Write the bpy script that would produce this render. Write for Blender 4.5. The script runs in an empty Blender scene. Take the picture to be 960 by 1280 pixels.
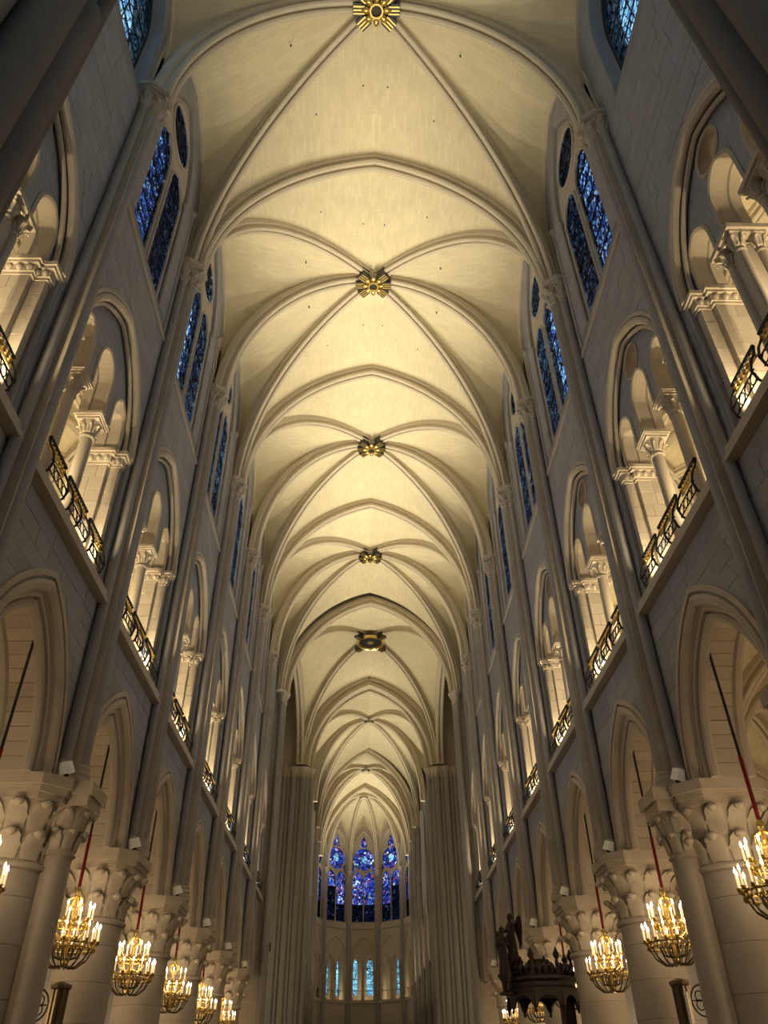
import bpy, bmesh, math, random
from mathutils import Vector, Matrix
from mathutils.geometry import tessellate_polygon
random.seed(7)
PI = math.pi
SC = bpy.context.scene
COL = SC.collection

# ------------------------------------------------------------------ camera, world, exposure
def make_camera():
    pitch, yaw, roll = math.radians(37.424), math.radians(1.651), math.radians(-0.767)
    f = Vector((math.sin(yaw)*math.cos(pitch), math.cos(yaw)*math.cos(pitch), math.sin(pitch)))
    r0 = Vector((math.cos(yaw), -math.sin(yaw), 0)); u0 = r0.cross(f)
    r = math.cos(roll)*r0 + math.sin(roll)*u0
    u = -math.sin(roll)*r0 + math.cos(roll)*u0
    cd = bpy.data.cameras.new('camera'); co = bpy.data.objects.new('camera', cd)
    cd.sensor_fit = 'HORIZONTAL'; cd.sensor_width = 36.0; cd.lens = 953.2/960*36.0
    cd.clip_start = 0.05; cd.clip_end = 500
    m = Matrix((r, u, -f)).transposed().to_4x4(); m.translation = (-0.269, 0, 1.6)
    co.matrix_world = m; COL.objects.link(co); SC.camera = co
make_camera()
SC.view_settings.view_transform = 'Standard'
SC.view_settings.look = 'None'
SC.view_settings.exposure = 0.0
SC.view_settings.gamma = 1.0
SC.view_settings.use_curve_mapping = False
SC.cycles.max_bounces = 7
SC.cycles.diffuse_bounces = 4
SC.cycles.glossy_bounces = 2
SC.cycles.transparent_max_bounces = 12
SC.cycles.caustics_reflective = False
SC.cycles.caustics_refractive = False
SC.cycles.sample_clamp_indirect = 6.0
w_ = bpy.data.worlds.new('world'); SC.world = w_; w_.use_nodes = True
bg = w_.node_tree.nodes['Background']
bg.inputs[0].default_value = (0.58, 0.79, 1.0, 1); bg.inputs[1].default_value = 4.0

def lamp(kind, name, loc, power, color, aim=None, angle=60, blend=0.6, size=0.08, sx=None):
    l = bpy.data.lights.new(name, kind); l.energy = power; l.color = color
    if kind == 'SPOT':
        l.spot_size = math.radians(angle); l.spot_blend = blend; l.shadow_soft_size = size
    elif kind == 'POINT':
        l.shadow_soft_size = size
    elif kind == 'AREA':
        l.shape = 'RECTANGLE'; l.size = size; l.size_y = sx or size
    o = bpy.data.objects.new(name, l); COL.objects.link(o); o.location = loc
    if aim is not None:
        o.rotation_euler = (Vector(aim)-Vector(loc)).to_track_quat('-Z', 'Y').to_euler()
    return o

WARM = (1.0, 0.78, 0.45); WARM2 = (1.0, 0.70, 0.38); NEUT = (0.92, 0.96, 1.0); YEL = (1.0, 0.875, 0.625)

# ------------------------------------------------------------------ layout constants (metres)
Y0, BAY, SK = 15.9, 5.6, 0.26          # shaft 0, bay length, skew of the two sides
W = 6.14                                # nave half width to the shaft axes
ZCAP, ZSILL, ZS, ZC = 6.55, 10.67, 23.75, 31.75
def YS(j, s): return Y0 + BAY*j + s*SK
def YB(b, s): return Y0 + BAY*(b+0.5) + s*SK
FACE = 6.44                             # wall face
CHZ = 31.6
CH0, CHC = 64.2, 0.12                   # choir start, choir axis x
CHW = 5.25

# light plan
FLOOD_W, TRIB_W, JAMB_W, AISLE_W, COOL_FILL_W, CHAND_W = 5800, 150, 520, 135, 310, 42

# ------------------------------------------------------------------ materials
def mat(name):
    m = bpy.data.materials.new(name); m.use_nodes = True
    nt = m.node_tree; b = nt.nodes['Principled BSDF']
    return m, nt, b
def N(nt, t, **kw):
    n = nt.nodes.new(t)
    for k, v in kw.items():
        if k in n.inputs: n.inputs[k].default_value = v
        else: setattr(n, k, v)
    return n
def stone(name, col, var=0.10, brick=None, bw=0.75, bh=0.36, mortar=0.012, mcol=0.72, rough=0.85, bump=0.25, rnd=0.08, grain=9.0):
    m, nt, b = mat(name); L = nt.links.new
    geo = N(nt, 'ShaderNodeNewGeometry')
    n1 = N(nt, 'ShaderNodeTexNoise', Scale=1.3, Detail=5.0); L(geo.outputs['Position'], n1.inputs['Vector'])
    n2 = N(nt, 'ShaderNodeTexNoise', Scale=grain, Detail=6.0); L(geo.outputs['Position'], n2.inputs['Vector'])
    hsv = N(nt, 'ShaderNodeHueSaturation'); hsv.inputs['Color'].default_value = (*col, 1)
    oi = N(nt, 'ShaderNodeObjectInfo')
    a = N(nt, 'ShaderNodeMath', operation='MULTIPLY_ADD'); L(n1.outputs['Fac'], a.inputs[0]); a.inputs[1].default_value = 2*var; a.inputs[2].default_value = 1-var-rnd/2
    a2 = N(nt, 'ShaderNodeMath', operation='MULTIPLY_ADD'); L(oi.outputs['Random'], a2.inputs[0]); a2.inputs[1].default_value = rnd; L(a.outputs[0], a2.inputs[2])
    a3 = N(nt, 'ShaderNodeMath', operation='MULTIPLY_ADD'); L(n2.outputs['Fac'], a3.inputs[0]); a3.inputs[1].default_value = var; L(a2.outputs[0], a3.inputs[2])
    a4 = N(nt, 'ShaderNodeMath', operation='SUBTRACT'); L(a3.outputs[0], a4.inputs[0]); a4.inputs[1].default_value = var/2
    L(a4.outputs[0], hsv.inputs['Value'])
    out = hsv.outputs['Color']; h = n2.outputs['Fac']; hs = None
    if brick:
        bt = N(nt, 'ShaderNodeTexBrick'); bt.offset = 0.5
        bt.inputs['Scale'].default_value = 1.0; bt.inputs['Mortar Size'].default_value = mortar
        bt.inputs['Brick Width'].default_value = bw; bt.inputs['Row Height'].default_value = bh
        bt.inputs['Mortar Smooth'].default_value = 0.3; bt.inputs['Bias'].default_value = 0.0
        bt.inputs['Color1'].default_value = (1, 1, 1, 1); bt.inputs['Color2'].default_value = (0.91, 0.905, 0.90, 1)
        bt.inputs['Mortar'].default_value = (mcol, mcol*0.98, mcol*0.96, 1)
        if brick == 'uv':
            tc = N(nt, 'ShaderNodeTexCoord'); L(tc.outputs['UV'], bt.inputs['Vector'])
        else:
            sp = N(nt, 'ShaderNodeSeparateXYZ'); L(geo.outputs['Position'], sp.inputs[0])
            cb = N(nt, 'ShaderNodeCombineXYZ'); L(sp.outputs['Y' if brick == 'yz' else 'X'], cb.inputs[0]); L(sp.outputs['Z'], cb.inputs[1])
            L(cb.outputs[0], bt.inputs['Vector'])
        mx = N(nt, 'ShaderNodeMix', data_type='RGBA', blend_type='MULTIPLY'); mx.inputs[0].default_value = 1.0
        L(out, mx.inputs[6]); L(bt.outputs['Color'], mx.inputs[7]); out = mx.outputs[2]
        hs = N(nt, 'ShaderNodeMath', operation='MULTIPLY_ADD'); L(bt.outputs['Fac'], hs.inputs[0]); hs.inputs[1].default_value = -1.2; L(n2.outputs['Fac'], hs.inputs[2])
    L(out, b.inputs['Base Color']); b.inputs['Roughness'].default_value = rough
    b.inputs['Specular IOR Level'].default_value = 0.2
    bp = N(nt, 'ShaderNodeBump', Strength=bump, Distance=0.02); L((hs.outputs[0] if hs else h), bp.inputs['Height'])
    L(bp.outputs[0], b.inputs['Normal'])
    return m
LIME = (0.51, 0.452, 0.375)
M = {}
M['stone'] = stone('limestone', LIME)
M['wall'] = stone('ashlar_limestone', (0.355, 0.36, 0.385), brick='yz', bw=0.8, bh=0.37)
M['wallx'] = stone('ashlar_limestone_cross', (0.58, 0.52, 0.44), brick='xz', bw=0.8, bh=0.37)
M['block'] = stone('dressed_block', (0.355, 0.36, 0.385), rnd=0.13)
M['joint'] = stone('lime_mortar', (0.30, 0.295, 0.30))
M['drum'] = stone('pier_drum', (0.45, 0.395, 0.335), var=0.16, rnd=0.08)
M['vous'] = stone('voussoir_stone', (0.51, 0.45, 0.37), rnd=0.16)
M['shaft'] = stone('shaft_stone', (0.37, 0.355, 0.35), var=0.14)
M['carved'] = stone('carved_limestone', (0.53, 0.465, 0.38), var=0.22, rnd=0.05, grain=7.0, bump=0.7)
M['web'] = stone('vault_web_stone', (0.72, 0.645, 0.455), brick='uv', bw=0.46, bh=0.17, mortar=0.006, mcol=0.84, bump=0.15)
M['rib'] = stone('rib_stone', (0.64, 0.57, 0.45), brick=None)
M['dark'] = stone('shade_dark_stone', (0.15, 0.13, 0.115), var=0.15)  # stone colour darkened to stand for the shade on the near piers
def simple(name, col, rough=0.5, metal=0.0, emit=None, es=0.0, noise=0.0):
    m, nt, b = mat(name)
    b.inputs['Base Color'].default_value = (*col, 1); b.inputs['Roughness'].default_value = rough; b.inputs['Metallic'].default_value = metal
    if emit: b.inputs['Emission Color'].default_value = (*emit, 1); b.inputs['Emission Strength'].default_value = es
    if noise:
        L = nt.links.new; n = N(nt, 'ShaderNodeTexNoise', Scale=30.0, Detail=4.0)
        tc = N(nt, 'ShaderNodeTexCoord'); L(tc.outputs['Object'], n.inputs['Vector'])
        r = N(nt, 'ShaderNodeMix', data_type='RGBA'); r.inputs[6].default_value = (*[c*(1-noise) for c in col], 1); r.inputs[7].default_value = (*[min(1, c*(1+noise)) for c in col], 1)
        L(n.outputs['Fac'], r.inputs[0]); L(r.outputs[2], b.inputs['Base Color'])
    return m
M['gold'] = simple('gilt_brass', (0.85, 0.60, 0.20), 0.28, 0.9, noise=0.25)
M['bronze'] = simple('dark_bronze', (0.13, 0.10, 0.06), 0.45, 0.6, noise=0.3)
M['iron'] = simple('black_iron', (0.02, 0.018, 0.016), 0.5, 0.3, noise=0.3)
M['wood'] = simple('dark_carved_oak', (0.022, 0.012, 0.009), 0.55, 0.0, noise=0.4)
M['candle'] = simple('candle_tube', (0.9, 0.8, 0.6), 0.5, 0, (1.0, 0.66, 0.30), 0.9)
M['flame'] = simple('candle_bulb', (1, 0.9, 0.7), 0.5, 0, (1.0, 0.86, 0.62), 14.0)
M['cream'] = simple('cream_housing', (0.86, 0.80, 0.66), 0.5, noise=0.05)
M['lit'] = simple('lit_diffuser', (0.86, 0.80, 0.66), 0.5, 0, (1.0, 0.85, 0.6), 0.07)
M['red'] = simple('red_velvet_sleeve', (0.22, 0.006, 0.01), 0.8, noise=0.2)
M['black'] = simple('black_paint', (0.012, 0.012, 0.014), 0.4, noise=0.2)
M['tube'] = simple('white_tube', (0.8, 0.8, 0.78), 0.3, noise=0.05)
M['floor'] = stone('floor_paving', (0.14, 0.13, 0.12), brick='xz')

def glass(name, ramp, scale, stretch=(1, 1, 1), lead=0.06, rot=0.0, grid=False, gain=1.0):
    m, nt, b = mat(name); L = nt.links.new
    geo = N(nt, 'ShaderNodeNewGeometry'); mp = N(nt, 'ShaderNodeMapping'); mp.inputs['Scale'].default_value = stretch; mp.inputs['Rotation'].default_value = (rot, 0, 0)
    L(geo.outputs['Position'], mp.inputs['Vector'])
    v = N(nt, 'ShaderNodeTexVoronoi', Scale=scale); L(mp.outputs[0], v.inputs['Vector'])
    e = N(nt, 'ShaderNodeTexVoronoi', Scale=scale, feature='DISTANCE_TO_EDGE'); L(mp.outputs[0], e.inputs['Vector'])
    sp = N(nt, 'ShaderNodeSeparateColor'); L(v.outputs['Color'], sp.inputs[0])
    cr = N(nt, 'ShaderNodeValToRGB'); cr.color_ramp.interpolation = 'CONSTANT'
    el = cr.color_ramp.elements
    el[0].position = ramp[0][0]; el[0].color = (*ramp[0][1], 1); el[1].position = ramp[1][0]; el[1].color = (*ramp[1][1], 1)
    for p, c in ramp[2:]:
        q = el.new(p); q.color = (*c, 1)
    L(sp.outputs[0], cr.inputs[0])
    n = N(nt, 'ShaderNodeTexNoise', Scale=1.1, Detail=2.0); L(geo.outputs['Position'], n.inputs['Vector'])
    k = N(nt, 'ShaderNodeMapRange'); k.inputs[1].default_value = 0.35; k.inputs[2].default_value = 0.65; k.inputs[3].default_value = 0.5*gain; k.inputs[4].default_value = 1.25*gain; L(n.outputs['Fac'], k.inputs[0])
    st = N(nt, 'ShaderNodeMath', operation='GREATER_THAN'); L(e.outputs['Distance'], st.inputs[0]); st.inputs[1].default_value = lead
    mu = N(nt, 'ShaderNodeMath', operation='MULTIPLY'); L(st.outputs[0], mu.inputs[0]); L(k.outputs[0], mu.inputs[1])
    vm = N(nt, 'ShaderNodeVectorMath', operation='SCALE'); L(cr.outputs[0], vm.inputs[0]); L(mu.outputs[0], vm.inputs['Scale'])
    ga = N(nt, 'ShaderNodeGamma'); ga.inputs['Gamma'].default_value = 0.5; L(vm.outputs[0], ga.inputs['Color'])   # light crosses both faces of a pane
    tr = N(nt, 'ShaderNodeBsdfTransparent'); L(ga.outputs[0], tr.inputs[0])
    b.inputs['Base Color'].default_value = (0.01, 0.012, 0.02, 1); b.inputs['Roughness'].default_value = 0.35
    ms = N(nt, 'ShaderNodeMixShader'); ms.inputs[0].default_value = 0.9; L(b.outputs[0], ms.inputs[1]); L(tr.outputs[0], ms.inputs[2])
    L(ms.outputs[0], nt.nodes['Material Output'].inputs['Surface'])
    return m
BLUES = [(0.0, (0.006, 0.01, 0.03)), (0.24, (0.02, 0.04, 0.15)), (0.42, (0.045, 0.10, 0.31)), (0.60, (0.11, 0.22, 0.45)), (0.76, (0.30, 0.44, 0.56)), (0.89, (0.05, 0.02, 0.09)), (0.93, (0.55, 0.62, 0.64))]
M['glass'] = glass('deep_blue_stained_glass', BLUES, 9.5, (1, 1, 0.7), gain=0.5)
M['glass_bright'] = glass('bright_blue_stained_glass', [(0.0, (0.01, 0.02, 0.06)), (0.20, (0.03, 0.07, 0.25)), (0.38, (0.08, 0.19, 0.40)), (0.56, (0.22, 0.36, 0.48)), (0.74, (0.40, 0.52, 0.55)), (0.90, (0.04, 0.04, 0.15))], 9.0, (1, 1, 0.6), gain=0.85)
M['glass_pale'] = glass('pale_blue_glass', [(0, (0.09, 0.17, 0.24)), (0.4, (0.15, 0.24, 0.30)), (0.75, (0.24, 0.32, 0.35)), (0.9, (0.04, 0.09, 0.18))], 5.0, (1, 1, 1), 0.05, gain=1.2)
M['glass_apse'] = glass('apse_stained_glass', [(0.0, (0.02, 0.02, 0.12)), (0.25, (0.03, 0.045, 0.28)), (0.5, (0.06, 0.11, 0.42)), (0.66, (0.24, 0.17, 0.32)), (0.78, (0.30, 0.04, 0.06)), (0.84, (0.5, 0.5, 0.5)), (0.95, (0.18, 0.07, 0.2))], 4.2, (1, 1, 1), 0.05, gain=0.7)
M['glass_dark'] = glass('dark_stained_glass', [(0.0, (0.006, 0.008, 0.02)), (0.5, (0.012, 0.02, 0.08)), (0.8, (0.03, 0.035, 0.11)), (0.93, (0.15, 0.15, 0.22))], 4.2, (1, 1, 1), 0.05, gain=0.12)
M['glass_cyan'] = glass('cyan_gallery_glass', [(0, (0.10, 0.22, 0.25)), (0.5, (0.16, 0.27, 0.29)), (0.9, (0.06, 0.13, 0.17))], 3.0, (1, 1, 1), 0.04, gain=1.3)

# ------------------------------------------------------------------ mesh helpers
class MB:
    def __init__(s): s.v = []; s.f = []; s.uv = None
    def add(s, vs, fs):
        o = len(s.v); s.v += [tuple(p) for p in vs]; s.f += [tuple(i+o for i in f) for f in fs]; return s
    def box(s, x0, x1, y0, y1, z0, z1):
        return s.add([(x0,y0,z0),(x1,y0,z0),(x1,y1,z0),(x0,y1,z0),(x0,y0,z1),(x1,y0,z1),(x1,y1,z1),(x0,y1,z1)],
                     [(0,3,2,1),(4,5,6,7),(0,1,5,4),(1,2,6,5),(2,3,7,6),(3,0,4,7)])
    def lathe(s, prof, c=(0,0,0), n=16, sx=1.0, sy=1.0, a0=0.0, a1=2*PI):
        full = abs(a1-a0-2*PI) < 1e-6; m = n if full else n+1; vs = []
        for r, z in prof:
            for i in range(m):
                a = a0+(a1-a0)*i/n; vs.append((c[0]+r*sx*math.cos(a), c[1]+r*sy*math.sin(a), c[2]+z))
        fs = []
        for k in range(len(prof)-1):
            for i in range(n):
                j = (i+1) % m; fs.append((k*m+i, k*m+j, (k+1)*m+j, (k+1)*m+i))
        if full:
            fs.append(tuple(range(m-1, -1, -1))); fs.append(tuple((len(prof)-1)*m+i for i in range(m)))
        return s.add(vs, fs)
    def tube(s, pts, r, n=8, cap=True):
        P = [Vector(p) for p in pts]; vs = []; up = None
        for i, p in enumerate(P):
            t = ((P[min(i+1, len(P)-1)]-P[max(i-1, 0)])).normalized()
            if up is None:
                up = Vector((0, 0, 1)) if abs(t.z) < 0.9 else Vector((1, 0, 0))
            a = t.cross(up).normalized(); up = a.cross(t).normalized()
            rr = r[i] if isinstance(r, (list, tuple)) else r
            for k in range(n):
                q = 2*PI*k/n; vs.append(p + a*(rr*math.cos(q)) + up*(rr*math.sin(q)))
        fs = []
        for i in range(len(P)-1):
            for k in range(n):
                fs.append((i*n+k, i*n+(k+1) % n, (i+1)*n+(k+1) % n, (i+1)*n+k))
        if cap:
            fs.append(tuple(range(n-1, -1, -1))); fs.append(tuple((len(P)-1)*n+k for k in range(n)))
        return s.add(vs, fs)
    def sweep(s, path, prof, nrm, closed=True):
        """planar path, nrm = constant plane normal; prof = (a along nrm, b along inward = nrm x tangent)"""
        P = [Vector(p) for p in path]; nv = Vector(nrm).normalized(); vs = []; m = len(prof)
        for i, p in enumerate(P):
            t1 = (P[i]-P[i-1]).normalized() if i > 0 else None
            t2 = (P[i+1]-P[i]).normalized() if i < len(P)-1 else None
            if t1 is None: t = t2
            elif t2 is None: t = t1
            else: t = (t1+t2).normalized()
            k = 1.0 if (t1 is None or t2 is None) else 1.0/max(0.5, t.dot(t1))
            inw = nv.cross(t)
            for a, b in prof: vs.append(p + nv*a + inw*(b*k))
        fs = []
        for i in range(len(P)-1):
            for k in range(m if closed else m-1):
                k2 = (k+1) % m; fs.append((i*m+k, i*m+k2, (i+1)*m+k2, (i+1)*m+k))
        fs.append(tuple(range(m))); fs.append(tuple((len(P)-1)*m+k for k in range(m-1, -1, -1)))
        return s.add(vs, fs)
    def plate(s, outer, holes, d0, d1, P):
        """outline and holes in (u,z), thickness d0..d1; P(u,d,z) -> xyz"""
        loops = [outer]+list(holes)
        tri = tessellate_polygon([[Vector((u, z, 0)) for u, z in lp] for lp in loops])
        flat = [p for lp in loops for p in lp]; n = len(flat)
        vs = [P(u, d0, z) for u, z in flat]+[P(u, d1, z) for u, z in flat]
        fs = [tuple(t) for t in tri]+[tuple(i+n for i in reversed(t)) for t in tri]
        o = 0
        for lp in loops:
            m = len(lp)
            for i in range(m):
                j = (i+1) % m; fs.append((o+i, o+j, n+o+j, n+o+i))
            o += m
        return s.add(vs, fs)
    def loft(s, A, B, nb=1):
        """ruled surface between two polylines, with uv in metres"""
        if s.uv is None: s.uv = []
        n = len(A); o = len(s.v); vs = []; la = [0.0]
        for i in range(1, n):
            la.append(la[-1] + 0.5*((Vector(A[i])-Vector(A[i-1])).length + (Vector(B[i])-Vector(B[i-1])).length))
        for i in range(n):
            for k in range(nb+1):
                t = k/nb; vs.append(Vector(A[i])*(1-t)+Vector(B[i])*t)
        for p in vs: s.v.append(tuple(p))
        q0 = Vector(A[0])
        for i in range(n-1):
            for k in range(nb):
                f = (o+i*(nb+1)+k, o+i*(nb+1)+k+1, o+(i+1)*(nb+1)+k+1, o+(i+1)*(nb+1)+k); s.f.append(f)
                for (ii, kk) in ((i, k), (i, k+1), (i+1, k+1), (i+1, k)):
                    wd = (Vector(A[ii])-Vector(B[ii])).length
                    s.uv.append((wd*kk/nb, la[ii]))
        return s
    def mesh(s, name, material, smooth=False):
        me = bpy.data.meshes.new(name); me.from_pydata(s.v, [], s.f)
        if s.uv is not None:
            ul = me.uv_layers.new(name='UVMap'); flat = [c for p in s.uv for c in p]; ul.data.foreach_set('uv', flat)
        else:
            bm = bmesh.new(); bm.from_mesh(me); bmesh.ops.recalc_face_normals(bm, faces=bm.faces[:]); bm.to_mesh(me); bm.free()
        if material: me.materials.append(material)
        if smooth:
            me.polygons.foreach_set('use_smooth', [True]*len(me.polygons))
            try: me.set_sharp_from_angle(angle=math.radians(smooth if smooth > 1 else 40))
            except Exception: pass
        return me
    def build(s, name, material, parent=None, smooth=False, loc=None):
        return put(name, s.mesh(name, material, smooth), parent, loc)
def put(name, me, parent=None, loc=None, rz=0.0):
    o = bpy.data.objects.new(name, me); COL.objects.link(o)
    if parent is not None: o.parent = parent
    if loc: o.location = loc
    if rz: o.rotation_euler = (0, 0, rz)
    return o
def empty(name, loc=(0, 0, 0), rz=0.0):
    o = bpy.data.objects.new(name, None); COL.objects.link(o); o.location = loc; o.rotation_euler = (0, 0, rz); o.empty_display_size = 0.2
    return o
def tag(o, label, cat, group=None, kind=None):
    o['label'] = label; o['category'] = cat
    if group: o['group'] = group
    if kind: o['kind'] = kind
    return o
def dup(src, parent=None, loc=None, rz=None):
    c = src.copy(); COL.objects.link(c); c.parent = parent
    if loc is not None: c.location = loc
    if rz is not None: c.rotation_euler = (0, 0, rz)
    for ch in list(src.children): dup(ch, c)
    return c
ORD = ['first', 'second', 'third', 'fourth', 'fifth', 'sixth', 'seventh', 'eighth', 'ninth', 'tenth', 'eleventh', 'twelfth']
SIDE = {-1: 'left', 1: 'right'}
def arc(hw, zs, h, n=10, cu=0.0):
    """pointed arch from (-hw,zs) over (0,zs+h) to (hw,zs)"""
    if h <= hw*1.001:
        return [(cu-hw*math.cos(PI*i/(2*n)), zs+h*math.sin(PI*i/(2*n))) for i in range(2*n+1)]
    R = (hw*hw+h*h)/(2*hw); th = math.acos(max(-1, min(1, (R-hw)/R)))
    L = [(-hw+R-R*math.cos(th*i/n), zs+R*math.sin(th*i/n)) for i in range(n+1)]
    return [(cu+u, z) for u, z in L]+[(cu-u, z) for u, z in reversed(L[:-1])]
def circ(c, r, n=24): return [(c[0]+r*math.cos(2*PI*i/n), c[1]+r*math.sin(2*PI*i/n)) for i in range(n)]
def roll(r, n=8, a=0, b=0): return [(a+r*math.cos(2*PI*i/n), b+r*math.sin(2*PI*i/n)) for i in range(n)]
def PW(u, d, z): return (d, u, z)      # wall-local: x = depth from the nave axis, y = along the wall

exec_parts = []
# ------------------------------------------------------------------ nave wall bays
HWA, RA_H = 2.08, 3.05                                   # arcade opening (outer order)
RA = (HWA*HWA+RA_H*RA_H)/(2*HWA); CA = RA-HWA           # radius, centre offset of each half arc
def arc_r(R, zs=ZCAP, n=10):
    """arc concentric with the arcade arch at radius R"""
    th = math.acos(CA/R)
    L = [(CA-R*math.cos(th*i/n), zs+R*math.sin(th*i/n)) for i in range(n+1)]
    return L+[(-u, z) for u, z in reversed(L[:-1])]
HWT, ZT0, ZTS, HT = 2.2, 10.9, 14.77, 2.85  # tribune relief arch
HWW, ZW0, ZWS, HW = 1.55, 20.25, 25.75, 3.45             # clerestory window
def hw_arc(hw, zs, h, z):
    if z < zs: return hw
    if z >= zs+h: return 0.0
    R = (hw*hw+h*h)/(2*hw); return max(0.0, math.sqrt(max(0, R*R-(z-zs)**2))-(R-hw))
def hw_arcade(z):
    R = RA+0.10
    if z-ZCAP >= R: return 0.0
    return max(0.0, math.sqrt(R*R-(z-ZCAP)**2)-CA)
def p3(pts, d): return [PW(u, d, z) for u, z in pts]

def wall_bay(name, near, oculus, win, wu=0.0):
    root = empty(name)
    top = 31.2
    holes = []
    outer = [(-2.8, ZCAP-0.02), (-HWA, ZCAP-0.02)]+arc_r(RA)+[(HWA, ZCAP-0.02), (2.8, ZCAP-0.02), (2.8, top), (-2.8, top)]
    holes.append([(-HWT, ZT0)]+arc(HWT, ZTS, HT)+[(HWT, ZT0)])
    if win == 'std': holes.append([(-HWW, ZW0)]+arc(HWW, ZWS, HW)+[(HWW, ZW0)])
    if win == 'plain': holes.append([(wu-1.35, 23.1)]+arc(1.35, 26.2, 2.9, 10, wu)+[(wu+1.35, 23.1)])
    if win == 'round': holes.append(circ((0, 21.9), 1.15)); holes.append([(-0.9, 24.6)]+arc(0.9, 27.2, 2.0)+[(0.9, 24.6)])
    mb = MB(); mb.plate(outer, holes, FACE, FACE+0.95, PW)
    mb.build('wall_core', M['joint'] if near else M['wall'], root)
    # arcade mouldings
    mb = MB()
    mb.sweep(p3(arc_r(RA-0.02, n=14), FACE+0.02), roll(0.12), (1, 0, 0))
    mb.sweep(p3(arc_r(RA+0.20, n=14), FACE-0.02), [(-0.05, -0.06), (-0.05, 0.06), (0.04, 0.06), (0.04, -0.06)], (1, 0, 0))
    mb.build('arch_roll', M['carved'], root, smooth=True)
    mb = MB()
    for d in (FACE+0.24, FACE+0.95):
        mb.sweep(p3(arc_r(RA-0.385, n=14), d), roll(0.10), (1, 0, 0))
        mb.sweep(p3(arc_r(RA-0.20, n=14), d-0.06 if d < 7 else d+0.06), roll(0.075), (1, 0, 0))
    mb.sweep(p3(arc_r(RA-0.10, n=14), FACE+0.12), roll(0.055), (1, 0, 0))
    mb.build('soffit_roll', M['stone'], root, smooth=True)
    nv = 12; R0, R1 = RA-0.38, RA+0.04; th0 = math.acos(CA/R0)
    allv = MB()
    for sgn in (-1, 1):
        for i in range(nv):
            g = 0.0016 if near else 0
            a0, a1 = th0*i/nv+g, th0*(i+1)/nv-g
            pts = []
            for a in (a0, (a0+a1)/2, a1): pts.append((CA-R0*math.cos(a), ZCAP+R0*math.sin(a)))
            for a in (a1, (a0+a1)/2, a0): pts.append((CA-R1*math.cos(a), ZCAP+R1*math.sin(a)))
            if sgn > 0: pts = [(-u, z) for u, z in pts][::-1]
            jit = random.uniform(-0.006, 0.006) if near else 0
            if near: MB().plate(pts, [], FACE+0.22+jit, FACE+0.97, PW).build('voussoir', M['vous'], root)
            else: allv.plate(pts, [], FACE+0.22, FACE+0.97, PW)
    if not near:
        o = allv.build('voussoir_ring', M['stone'], root); o['kind'] = 'stuff'
    # string courses
    mb = MB()
    mb.sweep([PW(-2.62, FACE, 10.62), PW(2.62, FACE, 10.62)], [(0.0, 0.0), (0.0, 0.24), (0.12, 0.24), (0.18, 0.17), (0.23, 0.17), (0.26, 0.10), (0.26, 0.0)][::-1], (0, 0, 1))
    mb.box(FACE-0.2, FACE+1.2, -2.62, 2.62, 10.74, 10.9)
    mb.build('sill_course', M['stone'], root)
    mb = MB()
    if win == 'std':
        mb.add([PW(-2.45, FACE-0.06, 19.78), PW(2.45, FACE-0.06, 19.78), PW(2.45, FACE-0.06, 19.86), PW(-2.45, FACE-0.06, 19.86), PW(-2.45, FACE+0.1, 20.25), PW(2.45, FACE+0.1, 20.25), PW(-2.45, FACE+0.1, 19.78), PW(2.45, FACE+0.1, 19.78)],
               [(0, 1, 2, 3), (3, 2, 5, 4), (4, 5, 7, 6), (6, 7, 1, 0), (0, 3, 4, 6), (1, 7, 5, 2)])
        mb.tube([PW(-2.45, FACE-0.03, 19.74), PW(2.45, FACE-0.03, 19.74)], 0.05)
        mb.build('window_ledge', M['stone'], root)
    elif win == 'plain':
        mb.add([PW(wu-1.35, FACE-0.0, 22.7), PW(wu+1.35, FACE-0.0, 22.7), PW(wu+1.35, FACE+0.45, 23.6), PW(wu-1.35, FACE+0.45, 23.6), PW(wu-1.35, FACE+0.9, 22.7), PW(wu+1.35, FACE+0.9, 22.7)],
               [(0, 1, 2, 3), (3, 2, 5, 4), (4, 5, 1, 0), (0, 3, 4), (1, 5, 2)])
        mb.build('window_ledge', M['stone'], root)
    if win == 'std':
        for s in (-1, 1):
            mb = MB(); mb.tube([PW(s*2.22, FACE-0.02, 19.9), PW(s*2.22, FACE-0.02, 25.9)], 0.075, 8)
            mb.lathe([(0.08, 0), (0.095, 0.03), (0.08, 0.06), (0.15, 0.28), (0.17, 0.30), (0.17, 0.38)], PW(s*2.22, FACE-0.02, 25.88), 8); mb.build('rib_colonnette', M['shaft'], root, smooth=True)
    # tribune relief arch
    mb = MB()
    pa = arc(HWT-0.02, ZTS, HT, 14)
    mb.sweep(p3(pa, FACE+0.0), roll(0.10), (1, 0, 0))
    mb.sweep(p3(arc(HWT+0.14, ZTS, HT+0.15, 14), FACE-0.02), [(-0.04, -0.05), (-0.04, 0.05), (0.04, 0.05), (0.04, -0.05)], (1, 0, 0))
    mb.sweep(p3(arc(HWT-0.17, ZTS, HT-0.17, 14), FACE+0.12), roll(0.06), (1, 0, 0))
    mb.build('relief_roll', M['carved'], root, smooth=True)
    # tympanum with three lancets
    T = [(-HWT, ZTS)]
    lan = [(-1.40, 0.47, 15.45, 0.62), (0.0, 0.52, 15.75, 0.62), (1.40, 0.47, 15.45, 0.62)]
    for c, hw, zs, h in lan:
        T += [(c-hw, ZTS)]+arc(hw, zs, h, 7, c)+[(c+hw, ZTS)]
    T += [(HWT, ZTS)]+list(reversed(arc(HWT, ZTS, HT)))[1:-1]
    oc = [circ((0, 16.85), 0.45, 22)] if oculus else []
    mb = MB(); mb.plate(T, oc, FACE+0.22, FACE+0.27, PW)
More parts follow.
